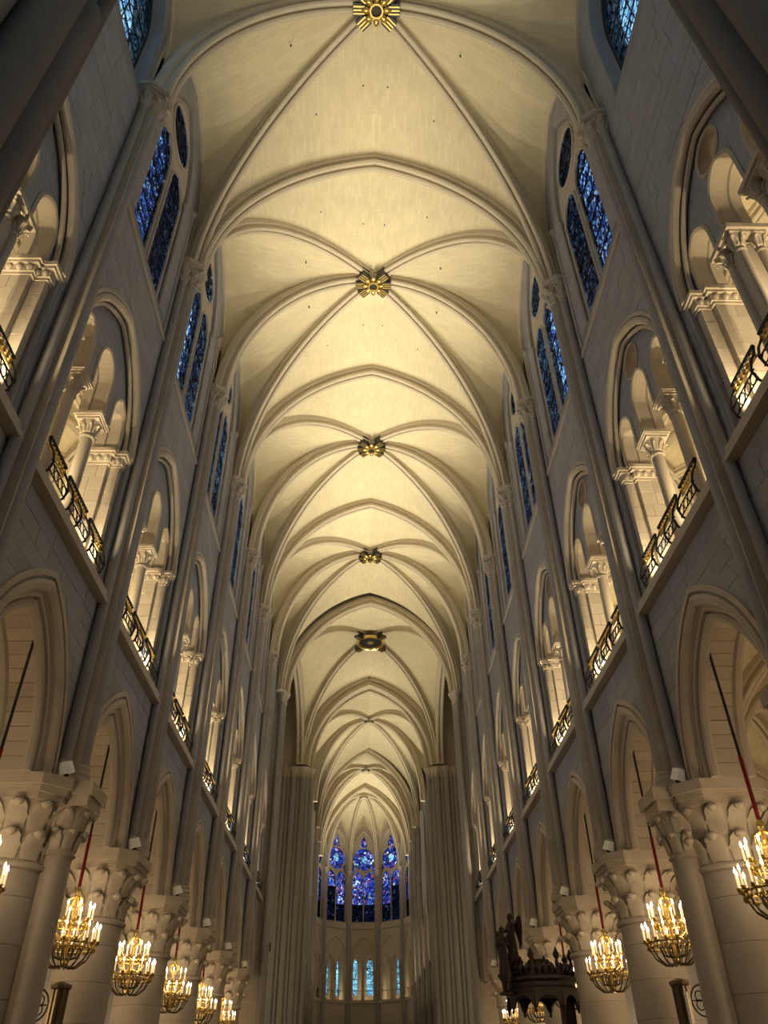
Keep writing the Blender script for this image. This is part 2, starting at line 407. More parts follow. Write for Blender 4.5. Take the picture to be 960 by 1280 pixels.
    mb.build('tympanum', M['wall'], root)
    mb = MB(); mb.plate(T, oc, FACE+0.27, FACE+0.85, PW)  # paler stone than the face: lamplight on the soffits put into the colour
    mb.build('lancet_soffit', M['stone'], root)
    mb = MB()
    for c, hw, zs, h in lan:
        for d in (FACE+0.22, FACE+0.62):
            mb.sweep(p3([(c-hw, ZTS)]+arc(hw, zs, h, 8, c)+[(c+hw, ZTS)], d), roll(0.055, 6), (1, 0, 0))
    mb.build('lancet_roll', M['stone'], root, smooth=True)
    if oculus:
        mb = MB(); pts = circ((0, 16.85), 0.47, 24); pts.append(pts[0])
        mb.sweep(p3(pts, FACE+0.22), roll(0.045, 6), (1, 0, 0)); mb.build('oculus_roll', M['stone'], root, smooth=True)
    # jamb piers with stepped imposts
    for s in (-1, 1):
        mb = MB()
        def bx(u0, u1, d0, d1, z0, z1):
            a, b = sorted((s*u0, s*u1)); mb.box(d0, d1, a, b, z0, z1)
        bx(1.95, 2.40, FACE+0.06, FACE+0.55, ZT0, 11.15); bx(1.80, 2.4, FACE+0.34, FACE+1.1, ZT0, 11.15)
        if near:
            mb.build('jamb_base', M['stone'], root); nc = 8; hc = (14.34-11.15)/nc
            for i in range(nc):
                j1, j2 = random.uniform(0, 0.006), random.uniform(0, 0.006); za, zb = 11.15+hc*i+0.004, 11.15+hc*(i+1)-0.004
                mb = MB(); bx(2.0-j1, 2.35, FACE+0.12-j1, FACE+0.5, za, zb); mb.build('jamb_stone', M['vous'], root)
                cut = random.choice((0.6, 0.75))
                mb = MB(); bx(1.86-j2, 2.35, FACE+0.38-j2, FACE+cut-0.004, za, zb); mb.build('jamb_stone', M['vous'], root)
                mb = MB(); bx(1.86-j1, 2.35, FACE+cut+0.004, FACE+1.05, za, zb); mb.build('jamb_stone', M['vous'], root)
            mb = MB(); bx(2.03, 2.3, FACE+0.16, FACE+0.48, 11.1, 14.4); bx(1.90, 2.3, FACE+0.42, FACE+1.0, 11.1, 14.4); mb.build('jamb_joint', M['joint'], root)
        else:
            bx(2.0, 2.35, FACE+0.12, FACE+0.5, ZT0, 14.35); bx(1.86, 2.35, FACE+0.38, FACE+1.05, ZT0, 14.35)
            mb.build('jamb_pier', M['stone'], root)
        mb = MB()
        for (e, z0, z1) in ((0.02, 14.33, 14.41), (0.05, 14.41, 14.61), (0.11, 14.61, 14.68), (0.15, 14.68, 14.78)):
            bx(2.0-e, 2.3, FACE+0.10-e, FACE+0.5, z0, z1); bx(1.86-e, 2.3, FACE+0.36-e, FACE+1.05+e, z0, z1)
        mb.build('impost', M['carved'], root)
        for k in range(5):
            mb = MB()
            if k < 2: c = (FACE+0.16+0.16*k, s*1.955)
            else: c = (FACE+0.42+0.2*(k-2), s*1.81)
            mb.lathe([(0.01, -0.09), (0.045, -0.06), (0.07, 0.0), (0.06, 0.06), (0.02, 0.09)], (c[0], c[1], 14.51), 7)
            mb.build('impost_leaf', M['carved'], root, smooth=True)
    if near:
        mats = M['block']
        def row(z0, z1, kind):
            hs = []
            for z in (z0, z1):
                h = 0.0
                zz = min(max(z, z0+1e-4), z1-1e-4)
                if kind == 'a': h = hw_arcade(zz)
                if kind == 't': h = hw_arc(HWT+0.11, ZTS, HT+0.12, zz)
                if kind == 'w': h = hw_arc(HWW+0.02, ZWS, HW, zz) if win == 'std' else (hw_arc(1.37, 26.2, 2.9, zz) if zz > 22.7 else 0)
                hs.append(h)
            g = 0.0045
            if hs[0] == 0 and hs[1] == 0:
                spans = [(-2.55, 2.55, -2.55, 2.55)]
            else:
                c_ = wu if kind == 'w' else 0.0
                spans = [(-2.55, c_-hs[0], -2.55, c_-hs[1]), (c_+hs[0], 2.55, c_+hs[1], 2.55)]
            for a0, b0, a1, b1 in spans:
                ln = max(b0-a0, b1-a1)
                if min(b0-a0, b1-a1) < 0.02 and ln < 0.15: continue
                n = max(1, round(ln/random.uniform(0.72, 0.98))); cuts = [0]
                for i in range(1, n): cuts.append((i+random.uniform(-0.16, 0.16))/n)
                cuts.append(1)
                # straight inner joints: cut on the longer edge, only the end against the opening slants
                for i in range(n):
                    L0 = a0+(b0-a0)*cuts[i]; R0_ = a0+(b0-a0)*cuts[i+1]; L1 = a1+(b1-a1)*cuts[i]; R1_ = a1+(b1-a1)*cuts[i+1]
                    f = FACE-0.014+random.uniform(-0.005, 0.005)
                    pts = [(L0+g, z0+g), (max(R0_-g, L0+g+0.002), z0+g), (max(R1_-g, L1+g+0.002), z1-g), (L1+g, z1-g)]
                    mb = MB(); vs = [PW(u, f, z) for u, z in pts]+[PW(u, FACE+0.02, z) for u, z in pts]
                    mb.add(vs, [(0, 1, 2, 3), (7, 6, 5, 4), (0, 4, 5, 1), (1, 5, 6, 2), (2, 6, 7, 3), (3, 7, 4, 0)])
                    mb.build('stone_block', mats, root)
        z = ZCAP
        for i in range(10): row(z, z+0.405, 'a'); z += 0.405
        z = 10.9; h = (19.72-10.9)/20 if win == 'std' else (20.28-10.9)/21
        for i in range(20 if win == 'std' else 21): row(z, z+h, 't'); z += h
        z = 20.28; h = (30.4-20.28)/23
        for i in range(23): row(z, z+h, 'w'); z += h
    return root

# window prototypes (the same local frame as the bay)
def clip_rows(hw, z0, zs, h, cu, rows):
    """split a lancet light into panes, bottom to top"""
    zt = zs+h; out = []; dz = (zt-z0)/rows
    for i in range(rows):
        a, b = z0+dz*i, z0+dz*(i+1)
        zsn = [a]+[a+(b-a)*k/4 for k in range(1, 4)]+[b] if b > zs else [a, b]
        Lp = [(cu-hw_arc(hw, zs, h, min(q, zt-1e-3)), q) for q in zsn]; Rp = [(cu+hw_arc(hw, zs, h, min(q, zt-1e-3)), q) for q in reversed(zsn)]
        out.append(Lp+Rp)
    return out
def window_std(name, gl, mapf=PW, df=0.0, scale_r=1.0, rows=7, base=None, hww=HWW, bars=True):
    root = empty(name)
    z0 = ZW0; d = FACE+0.16+df
    lts = [(-0.76, 0.62, 24.95, 1.02), (0.76, 0.62, 24.95, 1.02)]
    O = [(-hww, z0)]+arc(hww, ZWS, HW, 14)+[(hww, z0)]
    hl = [[(c-hw, z0+0.08)]+arc(hw, zs, h, 8, c)+[(c+hw, z0+0.08)] for c, hw, zs, h in lts]
    hl.append(circ((0, 27.28), 0.98, 28))
    mb = MB(); mb.plate(O, hl, d-0.04, d+0.08, mapf); mb.build('tracery', M['stone'], root)
    mb = MB()
    pts = circ((0, 27.28), 1.0, 32); pts.append(pts[0])
    P = lambda pp, dd: [mapf(u, dd, z) for u, z in pp]
    nv = Vector(mapf(0, 1, 0))-Vector(mapf(0, 0, 0))
    mb.sweep(P(pts, d-0.05), roll(0.055, 6), nv)
    for c, hw, zs, h in lts: mb.sweep(P([(c-hw-0.03, z0+0.05)]+arc(hw+0.03, zs, h+0.04, 8, c)+[(c+hw+0.03, z0+0.05)], d-0.05), roll(0.05, 6), nv)
    mb.build('tracery_roll', M['stone'], root, smooth=True)
    mb = MB(); mb.tube(P([(0, z0), (0, 25.1)], d-0.06), 0.065); mb.build('mullion', M['shaft'], root, smooth=True)
    for s in (-1, 1):
        mb = MB(); mb.tube(P([(s*(hww+0.02), z0-0.05), (s*(hww+0.02), 25.4)], d-0.12), 0.055)
        c = mapf(s*(hww+0.02), d-0.12, 25.4); mb.lathe([(0.06, 0), (0.07, 0.02), (0.06, 0.05), (0.10, 0.22), (0.12, 0.24), (0.12, 0.3)], c, 8)
        mb.build('jamb_shaft', M['shaft'], root, smooth=True)
    for c, hw, zs, h in lts:
        for pn in clip_rows(hw, z0+0.08, zs, h, c, rows):
            MB().plate(pn, [], d, d+0.012, mapf).build('pane', gl, root)
        if bars:
            for i in range(1, rows):
                z = z0+0.08+(zs+h-z0-0.08)*i/rows
                a, b = mapf(c-hw, d-0.015, z), mapf(c+hw, d-0.015, z)
                MB().tube([a, b], 0.022, 4).build('saddle_bar', M['iron'], root)
    for i in range(8):
        a0, a1 = 2*PI*i/8, 2*PI*(i+1)/8
        pn = [(0, 27.28)]+[(0.99*math.cos(a0+(a1-a0)*k/4), 27.28+0.99*math.sin(a0+(a1-a0)*k/4)) for k in range(5)]
        MB().plate(pn, [], d, d+0.012, mapf).build('pane', gl, root)
    mb = MB()
    for k in range(4):
        a = PI*k/4; mb.tube(P([(0.97*math.cos(a), 27.28+0.97*math.sin(a)), (-0.97*math.cos(a), 27.28-0.97*math.sin(a))], d-0.015), 0.02, 4)
    pts = circ((0, 27.28), 0.45, 20); pts.append(pts[0]); mb.tube(P(pts, d-0.015), 0.02, 4)
    mb.build('rose_bar', M['iron'], root)
    return root
def window_plain(name, gl):
    root = empty(name); d = FACE+0.42
    mb = MB(); pts = [(-1.3, 23.35)]+arc(1.3, 26.2, 2.85, 10)+[(1.3, 23.35)]
    inner = [(-1.18, 23.5)]+arc(1.18, 26.2, 2.65, 10)+[(1.18, 23.5)]
    mb.plate(pts, [inner], d-0.06, d+0.1, PW); mb.build('frame', M['iron'], root)
    for pn in clip_rows(1.18, 23.5, 26.2, 2.65, 0, 8):
        a = [(min(u, -0.01), z) for u, z in pn]; b = [(max(u, 0.01), z) for u, z in pn]
        h = len(pn)//2
        a = pn[:h]+[(-0.005, pn[h-1][1]+0.0), (-0.005, pn[0][1])]; b = [(0.005, pn[0][1]), (0.005, pn[h-1][1])]+pn[h:]
        for q in (a, b):
            MB().plate(q, [], d+0.0, d+0.015, PW).build('pane', gl, root)
    mb = MB()
    for i in range(1, 8):
        z = 23.5+5.35*i/8; hw = hw_arc(1.18, 26.2, 2.65, z); mb.tube([PW(-hw, d-0.02, z), PW(hw, d-0.02, z)], 0.022, 4)
    for u in (-0.6, 0, 0.6): mb.tube([PW(u, d-0.02, 23.5), PW(u, d-0.02, 26.2+2.2-abs(u))], 0.022, 4)
    mb.build('glazing_bar', M['iron'], root)
    return root
def window_round(name, gl):
    root = empty(name); d = FACE+0.45; c = (0, 21.9)
    mb = MB(); mb.plate(circ(c, 1.15, 28), [circ(c, 1.0, 28)], d-0.2, d+0.1, PW)
    for r in (1.08, 0.52, 0.22):
        pts = circ(c, r, 28); pts.append(pts[0]); mb.sweep(p3(pts, d-0.15), roll(0.06, 6), (1, 0, 0))
    mb.build('frame', M['stone'], root)
    for i in range(8):
        a = 2*PI*i/8
        MB().tube(p3([(c[0]+0.2*math.cos(a), c[1]+0.2*math.sin(a)), (c[0]+1.05*math.cos(a), c[1]+1.05*math.sin(a))], d-0.1), 0.05, 6).build('spoke', M['stone'], root)
        pn = [(c[0]+1.0*math.cos(a), c[1]+1.0*math.sin(a)), (c[0]+1.0*math.cos(a+PI/8), c[1]+1.0*math.sin(a+PI/8)), (c[0]+1.0*math.cos(a+PI/4), c[1]+1.0*math.sin(a+PI/4)), c]
        MB().plate(pn, [], d, d+0.015, PW).build('pane', gl, root)
    hl = [(-0.9, 24.6)]+arc(0.9, 27.2, 2.0)+[(0.9, 24.6)]
    MB().plate(hl, [], d, d+0.015, PW).build('upper_pane', M['glass'], root)
    return root

# gallery column: base, shaft, capital, abacus (stands on the sill, z0 = 10.9)
def leaf_mesh(name, wd, ht, curl, bell, t=0.035, seg=7):
    """lobed leaf lying on the bell and curling outward at its tip; local x = outward, z = up; bell = radius gain over the leaf height"""
    mb = MB(); rows = []
    for i in range(seg+1):
        q = i/seg; z = ht*(q if q < 0.86 else 0.86-0.35*(q-0.86))
        x = bell(q)+t+curl*max(0, q-0.35)**1.7/0.48
        w = wd*(0.55+0.45*math.sin(PI*min(1, q*0.95+0.08)))
        if q > 0.9: w *= 0.6
        if i % 2 == 0 and 0 < i < seg: w *= 0.84
        rows.append((x, z, w/2))
    vs = []
    for x, z, w in rows:
        vs += [(x-0.025, -w, z-0.01), (x+0.03*w+0.004, -w*0.6, z), (x-0.012, 0, z+0.012), (x+0.03*w+0.004, w*0.6, z), (x-0.025, w, z-0.01), (x-t-0.05, 0, z-t*0.4)]
    fs = []
    for i in range(seg):
        for k in range(6): fs.append((i*6+k, i*6+(k+1) % 6, (i+1)*6+(k+1) % 6, (i+1)*6+k))
    fs += [(5, 4, 3, 2, 1, 0), tuple(seg*6+k for k in range(6))]
    mb.add(vs, fs)
    x, z, w = rows[-2]
    mb.lathe([(0.01, -w*0.75), (w*0.62, -w*0.35), (w*0.75, 0), (w*0.5, w*0.4), (0.01, w*0.6)], (x+0.02, 0, z-w*0.3), 6, sy=1.25)
    return mb.mesh(name, M['carved'], smooth=65)
LEAF_LOW = leaf_mesh('leaf', 0.44, 0.55, 0.21, lambda q: 0.05*q*q)
LEAF_TOP = leaf_mesh('leaf', 0.42, 0.56, 0.16, lambda q: 0.02*q+0.20*q*q)
LEAF_SM = leaf_mesh('leaf', 0.13, 0.26, 0.07, lambda q: 0.06*q, 0.02, 5); LEAF_MD = leaf_mesh('leaf', 0.24, 0.40, 0.09, lambda q: 0.07*q, 0.025, 6)
def ring_leaves(root, me, r, z, n, a0=0.0, c=(0, 0)):
    for i in range(n):
        a = a0+2*PI*i/n
        o = put('leaf', me, root, (c[0]+r*math.cos(a), c[1]+r*math.sin(a), z)); o.rotation_euler = (0, 0, a)
def gallery_column(name):
    root = empty(name)
    MB().lathe([(0.24, 0), (0.24, 0.10), (0.21, 0.12), (0.22, 0.16), (0.21, 0.2), (0.17, 0.23), (0.16, 0.28)], n=14).build('base', M['stone'], root, smooth=True)
    MB().lathe([(0.155, 0.26), (0.15, 3.25)], n=16).build('shaft', M['stone'], root, smooth=True)
    MB().lathe([(0.17, 3.21), (0.185, 3.25), (0.17, 3.29), (0.155, 3.31), (0.17, 3.45), (0.25, 3.67), (0.26, 3.71)], n=14).build('capital_bell', M['carved'], root, smooth=True)
    ring_leaves(root, LEAF_SM, 0.155, 3.36, 8, PI/8)
    mb = MB(); mb.box(-0.27, 0.27, -0.27, 0.27, 3.69, 3.75); mb.box(-0.31, 0.31, -0.31, 0.31, 3.75, 3.79); mb.box(-0.34, 0.34, -0.34, 0.34, 3.79, 3.87)
    mb.build('abacus', M['stone'], root)
    return root
def gallery_pier(name):
    root = empty(name)
    MB().box(-0.34, 0.34, -0.34, 0.34, 0, 0.2).build('base', M['stone'], root)
    MB().box(-0.19, 0.19, -0.19, 0.19, 0.2, 3.5).build('core', M['stone'], root)
    for x in (-0.2, 0.2):
        for y in (-0.2, 0.2):
            MB().lathe([(0.11, 0.2), (0.11, 0.26), (0.085, 0.32), (0.085, 3.25)], (x, y, 0), 12).build('colonnette', M['stone'], root, smooth=True)
            MB().lathe([(0.09, 3.22), (0.105, 3.25), (0.09, 3.28), (0.09, 3.4), (0.14, 3.66), (0.15, 3.70)], (x, y, 0), 10).build('capital_bell', M['carved'], root, smooth=True)
            ring_leaves(root, LEAF_SM, 0.09, 3.36, 5, math.atan2(y, x), (x, y))
    mb = MB(); mb.box(-0.36, 0.36, -0.36, 0.36, 3.69, 3.75); mb.box(-0.42, 0.42, -0.42, 0.42, 3.75, 3.87); mb.build('abacus', M['stone'], root)
    return root
def gallery_railing(name):
    """three bowed iron panels between jambs and columns, on the gallery sill"""
    root = empty(name); d = FACE-0.02
    for (a, b) in ((-1.80, -0.86), (-0.60, 0.60), (0.86, 1.80)):
        MB().tube([PW(a, d, 11.86), PW(b, d, 11.86)], 0.045, 6).build('top_rail', M['iron'], root)
        mb = MB(); n = int((b-a)/0.12)
        for i in range(n):
            c = PW(a+(b-a)*(i+0.5)/n, d, 11.72); mb.lathe([(0.012, -0.07), (0.05, -0.04), (0.02, 0), (0.05, 0.04), (0.012, 0.07)], c, 6)
        mb.tube([PW(a, d, 11.63), PW(b, d, 11.63)], 0.022, 5); mb.build('gilt_frieze', M['gold'], root)
        ps = [a+0.03, b-0.03] if b-a < 1.1 else [a+0.03, (a+b)/2, b-0.03]
        for u in ps:
            q = [PW(u, d+0.02, 11.84), PW(u, d-0.02, 11.70), PW(u, d-0.14, 11.48), PW(u, d-0.20, 11.25), PW(u, d-0.14, 11.05), PW(u, d+0.0, 10.92)]
            MB().tube(q, 0.026, 6).build('bowed_post', M['iron'], root)
        mb = MB(); n = int((b-a)/0.2)
        for i in range(n):
            u0 = a+(b-a)*i/n; u1 = a+(b-a)*(i+1)/n; um = (u0+u1)/2; r = (u1-u0)/2*0.9
            pts = [PW(um+r*math.cos(t), d-0.16, 11.16+r*math.sin(t)) for t in [2*PI*k/8 for k in range(9)]]; mb.tube(pts, 0.014, 4)
        for z in (11.05, 11.28): mb.tube([PW(a, d-0.16, z), PW(b, d-0.16, z)], 0.016, 4)
        mb.build('scroll_frieze', M['iron'], root)
    return root
# wall shaft bundle between arcade and vault
def wall_shaft(name, main):
    root = empty(name); z0 = ZCAP
    r1, r2, sp = (0.19, 0.125, 0.30) if main else (0.165, 0.11, 0.26)
    for (d, u, r, nm) in ((W-0.02, 0, r1, 'main_shaft'), (W+0.16, -sp, r2, 'side_shaft'), (W+0.16, sp, r2, 'side_shaft')):
        MB().tube([PW(u, d, z0+0.42), PW(u, d, 23.05)], r, 14).build(nm, M['shaft'], root, smooth=True)
        MB().lathe([(r*1.55, 0), (r*1.55, 0.14), (r*1.35, 0.18), (r*1.45, 0.25), (r*1.2, 0.33), (r*1.25, 0.38), (r, 0.45)], (d, u, z0), 12).build('base', M['stone'], root, smooth=True)
        MB().lathe([(r*1.05, -0.30), (r*1.25, -0.26), (r*1.25, -0.22), (r*1.05, -0.18), (r*1.1, 0.05), (r*1.55, 0.40), (r*1.7, 0.56)], (d, u, 23.02), 12).build('capital_bell', M['carved'], root, smooth=True)
        ring_leaves(root, LEAF_MD if r > 0.15 else LEAF_SM, r*1.02, 22.82, 6, PI/6+PI/2, (d, u)); ring_leaves(root, LEAF_MD if r > 0.15 else LEAF_SM, r*1.12, 23.12, 6, PI/2, (d, u))
    mb = MB(); e = r1*2.0
    for (g, za, zb) in ((0.0, 23.55, 23.63), (0.05, 23.63, 23.78)):
        pl = [(W+0.0-e-g, -e*0.6-g*0.5), (W+0.0-e-g, e*0.6+g*0.5), (W+0.02, sp+r2*1.7+g), (FACE+0.1, sp+r2*1.7+g), (FACE+0.1, -sp-r2*1.7-g), (W+0.02, -sp-r2*1.7-g)]
        m = len(pl); mb.add([(x, y, za) for x, y in pl]+[(x, y, zb) for x, y in pl], [tuple(range(m-1, -1, -1)), tuple(range(m, 2*m))]+[(i, (i+1) % m, m+(i+1) % m, m+i) for i in range(m)])
    mb.box(W-0.1, FACE+0.02, -sp*0.7, sp*0.7, z0+0.4, 23.6)
    mb.build('abacus', M['carved'], root)
    return root
PIER_D = 6.98
def pier(name, engaged, trefoil):
    root = empty(name)
    z = 0.62; MB().lathe([(1.05, 0), (1.05, 0.18), (0.95, 0.2), (0.95, 0.32), (0.88, 0.36), (0.9, 0.45), (0.80, 0.5), (0.76, 0.62)], n=24).build('base', M['stone'], root, smooth=True)
    hs = [0.62, 1.4, 2.2, 2.95, 3.75, 4.5, 4.98]
    for a, b in zip(hs[:-1], hs[1:]):
        MB().lathe([(0.69, a), (0.705, a+0.012), (0.705, b-0.012), (0.69, b)], n=32).build('drum', M['drum'], root, smooth=30)
    MB().lathe([(0.70, 4.94), (0.78, 4.97), (0.80, 5.02), (0.77, 5.07), (0.70, 5.10)], n=32).build('necking', M['stone'], root, smooth=True)
    MB().lathe([(0.70, 5.08), (0.70, 5.3), (0.74, 5.65), (0.86, 5.95), (0.95, 6.12)], n=32).build('capital_bell', M['carved'], root, smooth=True)
    ring_leaves(root, LEAF_LOW, 0.70, 5.10, 11, 0.1); ring_leaves(root, LEAF_TOP, 0.745, 5.58, 13, 0.1+PI/11)
    mb = MB()
    for (h, c, za, zb) in ((0.93, 0.36, 6.10, 6.22), (0.98, 0.38, 6.22, 6.30), (1.05, 0.42, 6.34, ZCAP), (1.0, 0.4, 6.30, 6.34)):
        pl = [(-h, -h+c), (-h+c, -h), (h-c, -h), (h, -h+c), (h, h-c), (h-c, h), (-h+c, h), (-h, h-c)]
        mb.add([(x, y, za) for x, y in pl]+[(x, y, zb) for x, y in pl], [tuple(range(7, -1, -1)), tuple(range(8, 16))]+[(i, (i+1) % 8, 8+(i+1) % 8, 8+i) for i in range(8)])
    mb.build('abacus', M['carved'], root)
    if engaged:
        c = (-0.86, 0)
        MB().lathe([(0.27, 0.5), (0.27, 5.28)], (*c, 0), 20).build('engaged_shaft', M['drum'], root, smooth=True)
        MB().lathe([(0.28, 5.24), (0.33, 5.28), (0.28, 5.34), (0.30, 5.5), (0.42, 6.0), (0.46, 6.12)], (*c, 0), 16).build('engaged_capital', M['carved'], root, smooth=True)
        ring_leaves(root, LEAF_MD, 0.285, 5.36, 8, 0.0, c); ring_leaves(root, LEAF_MD, 0.345, 5.70, 8, PI/8, c)
        mb = MB()
        for (e, za, zb) in ((0.0, 6.1, 6.3), (0.07, 6.3, ZCAP)):
            mb.box(c[0]-0.48-e, c[0]+0.4, -0.42-e, 0.42+e, za, zb)
        mb.build('engaged_abacus', M['carved'], root)
    return root
def floodlight(name):
    root = empty(name)
    mb = MB(); mb.box(-0.05, 0.05, -0.05, 0.05, 0, 0.1); mb.build('bracket', M['iron'], root)
    mb = MB(); h = 0.17
    pl = [(-h, -0.10), (-0.06, -h), (0.10, -h), (h, 0.06), (h, h), (-0.12, h)]
    m = len(pl); mb.add([(x, y, 0.08) for x, y in pl]+[(x*0.8, y*0.8, 0.46) for x, y in pl], [tuple(range(m-1, -1, -1)), tuple(range(m, 2*m))]+[(i, (i+1) % m, m+(i+1) % m, m+i) for i in range(m)])
    mb.build('housing', M['lit'], root)
    return root

WN = {-1: 0, 1: 0}; window_no = [0]
FARP = {}
def bay_labels(b): return ORD[b+3]
protos = {}
WSTD = []
def place_bays():
    first_col = gallery_column('gallery_column'); first_pier = gallery_pier('gallery_pier'); FP = []; first_rail = gallery_railing('gallery_railing'); used = [False, False]
    wp = {'std': None, 'plain': None, 'round': None, 'bright': None}
    for s in (-1, 1):
        for b in range(-3, 6):
            near = -2 <= b <= 1; win = 'plain' if b == -2 else ('round' if b == 5 else 'std')
            key = (near, s > 0, win); loc = (0, YB(b, s), 0); rz = 0 if s > 0 else PI
            nm = 'wall_right' if s > 0 else 'wall_left'
            if key not in protos:
                o = wall_bay(nm, near, s > 0, win, (-1.0 if s < 0 else 0.25) if win == 'plain' else 0.0); protos[key] = o; o.location = loc; o.rotation_euler = (0, 0, rz)
            else: o = dup(protos[key], None, loc, rz)
            o.name = nm
            tag(o, f'{SIDE[s]} nave wall bay, {ORD[b+3]} from the camera, grey ashlar over a pointed arcade arch', 'wall bay', f'nave wall bays on the {SIDE[s]}', 'structure')
            # window
            wk = 'bright' if win == 'std' and b >= 0 else win
            if wp[wk] is None:
                wo = {'std': lambda: window_std('window', M['glass']), 'plain': lambda: window_plain('window', M['glass_pale']), 'round': lambda: window_round('window', M['glass_dark']), 'bright': lambda: window_std('window', M['glass_bright'])}[wk]()
                wp[wk] = wo; wo.location = loc; wo.rotation_euler = (0, 0, rz)
            else: wo = dup(wp[wk], None, loc, rz)
            if win == 'plain': wo.location.y += 1.0 if s < 0 else 0.25
            window_no[0] += 1; wo.name = f'window_{window_no[0]}'
            if win == 'std' and not WSTD: WSTD.append(wo.name)
            d_ = {'std': 'blue stained glass window of two lancets under a rose', 'plain': 'pale blue latticed window with a deep sloping sill', 'round': 'dark round rose window beside the crossing'}[win]
            tag(wo, f'{d_}, {SIDE[s]} wall, {ORD[b+3]} bay', 'window', None, 'structure')
            if b < -2: continue
            for u, wh in ((-0.725*s, 'nearer'), (0.725*s, 'farther')):
                l = (s*(FACE+0.53), YB(b, s)+u*s, 10.9)
                if b == -2:
                    c = dup(first_pier, None, l) if FP else first_pier; FP.append(1); c.location = l
                    tag(c, f'{wh} square gallery pier with corner colonnettes, {SIDE[s]} bay nearest the camera', 'pier', 'gallery piers'); continue
                if not used[0]: c = first_col; c.location = l; used[0] = True
                else: c = dup(first_col, None, l)
                tag(c, f'{wh} slender gallery column in the {ORD[b+3]} {SIDE[s]} bay, leafy capital', 'column', 'slender columns of the galleries')
            if not used[1]: c = first_rail; c.location = loc; c.rotation_euler = (0, 0, rz); used[1] = True
            else: c = dup(first_rail, None, loc, rz)
            tag(c, f'bowed black iron railing with gilt frieze, {ORD[b+3]} {SIDE[s]} gallery bay', 'railing', 'gallery railings')
place_bays()

def place_shafts():
    pm = wall_shaft('wall_shaft', True); pi_ = wall_shaft('wall_shaft', False); um = ui = False
    pr = {}
    fl = floodlight('floodlight'); ufl = False
    for s in (-1, 1):
        for j in range(-1, 6):
            loc = (0, YS(j, s), 0); rz = 0 if s > 0 else PI
            main = j % 2 == 0
            if main:
                if not um: o = pm; um = True
                else: o = dup(pm)
            else:
                if not ui: o = pi_; ui = True
                else: o = dup(pi_)
            o.location = loc; o.rotation_euler = (0, 0, rz)
            tag(o, f'{"thick" if main else "thin"} bundle of wall shafts up to the vault, {SIDE[s]} side, {ORD[j+1]} from the camera', 'wall shaft', 'wall shafts of the nave')
            k = (j == 0, )
            l2 = (s*PIER_D, YS(j, s), 0)
            if k not in pr: p = pier('pier', j == 0, False); pr[k] = p
            else: p = dup(pr[k])
            p.location = l2; p.rotation_euler = (0, 0, rz)
            tag(p, f'round stone pier with {"engaged shaft and " if j == 0 else ""}two-tier leaf capital, {SIDE[s]} row, {ORD[j+1]} from camera', 'pier', 'arcade piers')
            l3 = (s*6.12, YS(j, s)-0.52, ZCAP+0.07)
            if not ufl: q = fl; ufl = True
            else: q = dup(fl)
            q.location = l3; q.rotation_euler = (0, 0, 0.75*s); q.scale = (0.72, 0.72, 0.6); q.rotation_euler.x = 0.35
            tag(q, f'small cream floodlight box on the {ORD[j+1]} {SIDE[s]} pier capital', 'floodlight', 'floodlights on the capitals')
            lamp('SPOT', 'flood_lamp', (s*5.75, YS(j, s)-0.4, ZCAP+0.75), FLOOD_W*(0.22 if j < 0 else 0.5 if j == 0 else 0.82 if j == 1 else 1.08), YEL, (-s*1.2, YS(j, s)-4.0, 31.5), 46, 1.0, 0.12)
place_shafts()
# ------------------------------------------------------------------ vaults
def arc_profile(h, n, pointed=0.0, a=1.0):
    """(fraction of the span, rise) from springing to crown"""
    out = []
    if pointed > 0:
        R = (a*a+h*h)/(2*a); c = R-a
        if c >= 0:
            th = math.acos(c/R)
            for i in range(n+1):
                t = th*i/n; out.append(((R-R*math.cos(t))/a, R*math.sin(t)))
            return out
    for i in range(n+1):
        t = PI/2*i/n; out.append((1-math.cos(t), h*math.sin(t)))
    return out
def curve(p, q, n=22, pointed=0.0):
    """rib curve from springer p up to crown q"""
    p, q = Vector(p), Vector(q); hd = Vector((q.x-p.x, q.y-p.y, 0)); a = hd.length; h = q.z-p.z
    return [Vector((p.x+hd.x*f, p.y+hd.y*f, p.z+z)) for f, z in arc_profile(h, n, pointed, a)]
def wallrib(p, q, stilt, n=22):
    """vertical stilt, then a pointed half arch"""
    p, q = Vector(p), Vector(q); m = 6
    pts = [Vector((p.x, p.y, p.z+(stilt-p.z)*i/m)) for i in range(m)]
    pts += curve((p.x, p.y, stilt), q, n-m, 1.0)
    return pts
def ribprof(w, d):
    """rib section: fillet, deep hollow, roll, centre groove, hanging by d below the web"""
    r = w*0.2; c = w*0.26
    P = [(-w*0.5, -0.06), (-w*0.5, d*0.34), (-w*0.40, d*0.36), (-w*0.30, d*0.46)]
    for k in range(6):
        t = PI*1.12-PI*1.22*k/5
        P.append((-c+r*math.cos(t), (d-r)+r*math.sin(t)))
    P += [(-w*0.05, d*0.58), (0, d*0.66)]
    Q = [(-a, b) for a, b in reversed(P[:-1])]
    return P+Q
def rib(name, pts, w, d, parent, flip=False):
    P = [Vector(p) for p in pts]; hd = Vector((P[-1].x-P[0].x, P[-1].y-P[0].y, 0)).normalized()
    nv = Vector((0, 0, 1)).cross(hd)    # horizontal, perpendicular to the rib plane
    inw_test = nv.cross((P[1]-P[0]).normalized())
    pr = ribprof(w, d)
    # inward = towards the crown side at the foot
    if inw_test.dot(hd) < 0: nv = -nv
    mb = MB(); mb.sweep(P, pr, nv); return mb.build(name, M['rib'], parent, smooth=True)
